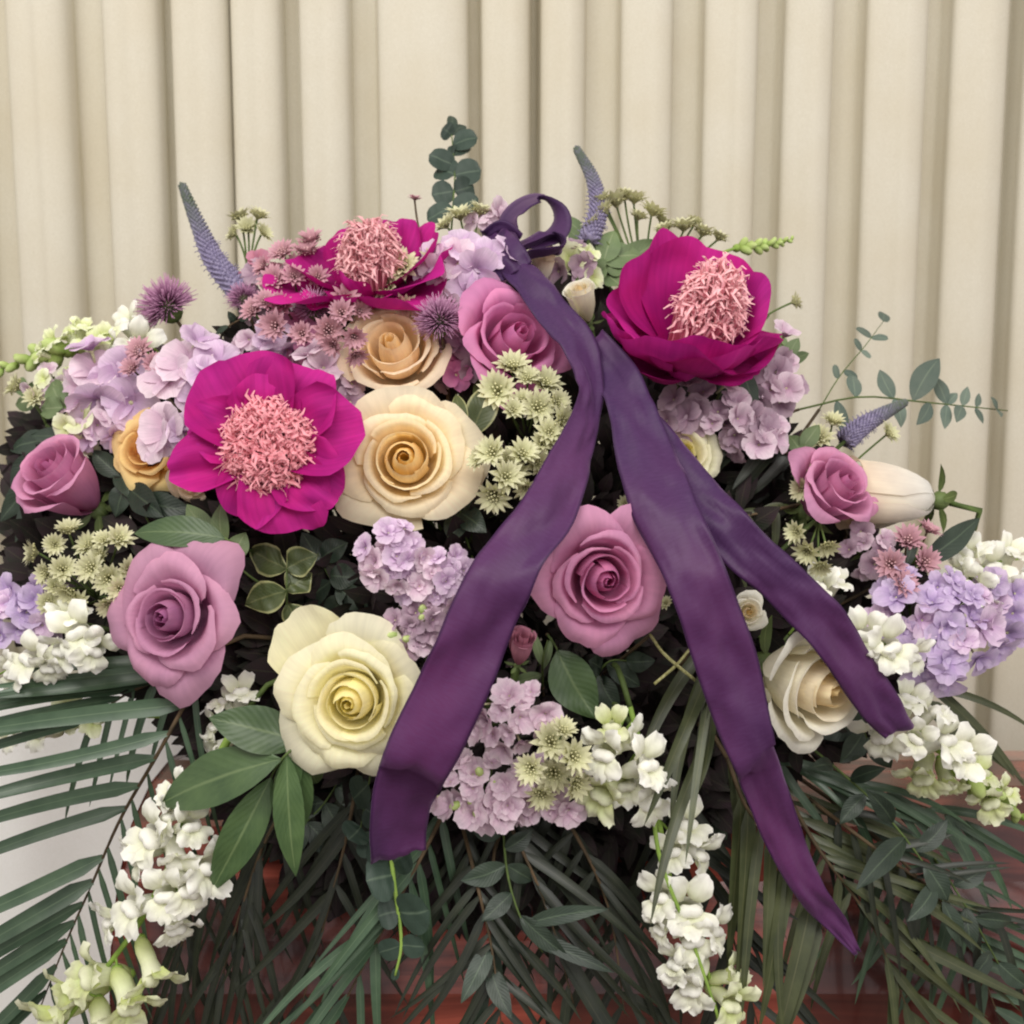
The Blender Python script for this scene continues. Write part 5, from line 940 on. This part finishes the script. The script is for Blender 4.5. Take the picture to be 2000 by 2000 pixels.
ou = nd(nt, 'ShaderNodeOutputMaterial'); L.new(mx.outputs[0], ou.inputs[0])
rb = root('ribbon_bow', 'purple satin ribbon bow with three long tails draped over the flowers', 'ribbon', Matrix.Translation(Q(985, 480, .0)))
def ribbon(name, ctl, n=60, nu=13, curl=.14, ripple=.008, cut=0, sd=0, nrm=None):
    """ctl: (px,py,dz,full_width_px,twist_deg)"""
    c = cr(ctl, n); vs = []; uv = []; pos = [Q(q[0], q[1], q[2]) for q in c]; s_len = 0
    for j in range(n):
        tg = (pos[min(n - 1, j + 1)] - pos[max(0, j - 1)]).normalized()
        nn = -FW if nrm is None else nrm(j / (n - 1), pos[j])
        sd_ = tg.cross(nn).normalized(); n0 = sd_.cross(tg).normalized(); tw = math.radians(c[j][4]); s = sd_ * math.cos(tw) + n0 * math.sin(tw); nv_ = n0 * math.cos(tw) - sd_ * math.sin(tw)
        if j: s_len += (pos[j] - pos[j - 1]).length
        hw = S(c[j][3] / 2, c[j][0], c[j][1], c[j][2])
        for i in range(nu):
            u = -1 + 2 * i / (nu - 1)
            cz = curl * hw * (u * u - .4) * noise.noise(Vector((s_len * 9, sd, 3))) * 2.2
            rp = ripple * noise.noise(Vector((s_len * 22, u * .9, sd + 7))) + ripple * .35 * noise.noise(Vector((s_len * 60, u * 2.4, sd + 11)))
            e = hw * .02 * noise.noise(Vector((s_len * 40, 5 * (u > 0), sd)))
            vs.append(pos[j] + s * (u * hw + e) + nv_ * (cz + rp) + (tg * (cut * hw * u) if j == n - 1 else Vector())); uv.append(((u + 1) * .035, s_len))
    g = local((vs, grid_faces(nu, n)), rb); m = mesh(name, g[0], g[1], rm, uv); o = ob(name, m, rb)
    so = o.modifiers.new('s', 'SOLIDIFY'); so.thickness = .0005; so.offset = 0
    return o
t1 = ribbon('tail', [(985, 490, .02, 60, 30), (1030, 545, .03, 66, 15), (1085, 615, .035, 72, 10), (1132, 680, .035, 76, 18), (1152, 755, .035, 64, 35), (1142, 830, .04, 70, 30), (1108, 915, .055, 92, 8), (1066, 1005, .065, 112, -6), (1002, 1088, .068, 124, -22), (948, 1195, .066, 136, 12), (902, 1305, .064, 138, 4), (840, 1435, .060, 142, -8), (796, 1530, .055, 126, 8), (780, 1610, .045, 118, 18), (778, 1672, .035, 108, 20)], n=90, cut=.15, sd=1)
t1['label'] = 'wide left tail'
t2 = ribbon('tail', [(1150, 670, .030, 74, -20), (1205, 735, .034, 84, -10), (1232, 800, .038, 92, 6), (1262, 885, .046, 120, 12), (1296, 990, .056, 128, -8), (1352, 1108, .062, 118, -14), (1396, 1225, .062, 122, 6), (1426, 1318, .06, 122, 0), (1450, 1405, .058, 108, -8), (1486, 1515, .055, 88, 10), (1532, 1640, .05, 76, -6), (1586, 1745, .048, 58, 5), (1640, 1812, .045, 40, 0), (1672, 1858, .045, 14, 0)], n=90, sd=5)
t2['label'] = 'middle tail tapering to a point at the bottom'
t3 = ribbon('tail', [(1225, 800, .024, 60, 0), (1290, 872, .028, 84, 12), (1362, 965, .036, 92, 10), (1445, 1062, .046, 96, -8), (1520, 1130, .05, 92, -14), (1595, 1205, .05, 96, 4), (1655, 1285, .048, 92, 10), (1712, 1370, .046, 84, 0), (1758, 1428, .042, 60, 12)], n=70, cut=-.6, sd=9)
t3['label'] = 'short right tail ending on the white snapdragon'
# loops: ribbon bands standing on edge round the knot
def hoop(name, ring, wd, depth_tilt, dzb, sd):
    n = 44; c = cr([(x, y, z, 0) for x, y, z in ring], n); pos = [Q(q[0], q[1], q[2] + dzb) for q in c]; ctr = sum(pos, Vector()) / n; vs = []; uv = []; ln = 0
    for j in range(n):
        if j: ln += (pos[j] - pos[j - 1]).length
        tg = (pos[min(n - 1, j + 1)] - pos[max(0, j - 1)]).normalized(); ou_ = tg.cross(FW).normalized(); s = (FW * 1.0 + ou_ * depth_tilt * math.sin(j / n * 5 + sd) + UP * .42).normalized(); s = (s - tg * s.dot(tg)).normalized(); hw = S(wd / 2, ring[0][0], ring[0][1])
        for i in range(7):
            u = -1 + i / 3; vs.append(pos[j] + s * u * hw + ou_ * .004 * noise.noise(Vector((ln * 25, u, sd)))); uv.append(((u + 1) * .035, ln))
    g = local((vs, grid_faces(7, n)), rb); o = ob(name, mesh(name, g[0], g[1], rm, uv), rb); so = o.modifiers.new('s', 'SOLIDIFY'); so.thickness = .0006; so.offset = 0
hoop('loop', [(998, 472, .0), (994, 430, 0), (1022, 398, 0), (1060, 386, 0), (1086, 418, 0), (1084, 452, 0), (1055, 470, 0), (1005, 482, 0)], 62, .5, .01, 1)
hoop('loop', [(1000, 500, .0), (1040, 478, .0), (1080, 462, 0), (1094, 480, 0), (1070, 492, 0), (1030, 500, 0), (1000, 512, 0)], 56, .5, .015, 4)
ribbon('loop', [(1010, 470, .01, 40, 40), (980, 455, .02, 52, 20), (955, 462, .015, 36, 40), (948, 466, .0, 22, 60), (960, 485, -.01, 40, 80)], n=30, sd=13)
ribbon('loop', [(960, 455, .02, 50, 10), (975, 478, .03, 72, 0), (992, 505, .03, 78, 0), (1010, 530, .025, 70, 10)], n=24, sd=15)
e = ellipsoid(S(30, 990, 485), S(24, 990, 485), S(34, 990, 485), 16, 12)
vs = [v * (1 + .22 * noise.noise(v * 160)) for v in e[0]]
ob('knot', mesh('knot', vs, e[1], rm, e[2]), rb, Matrix.Translation(Q(988, 485, .012) - rb.location))
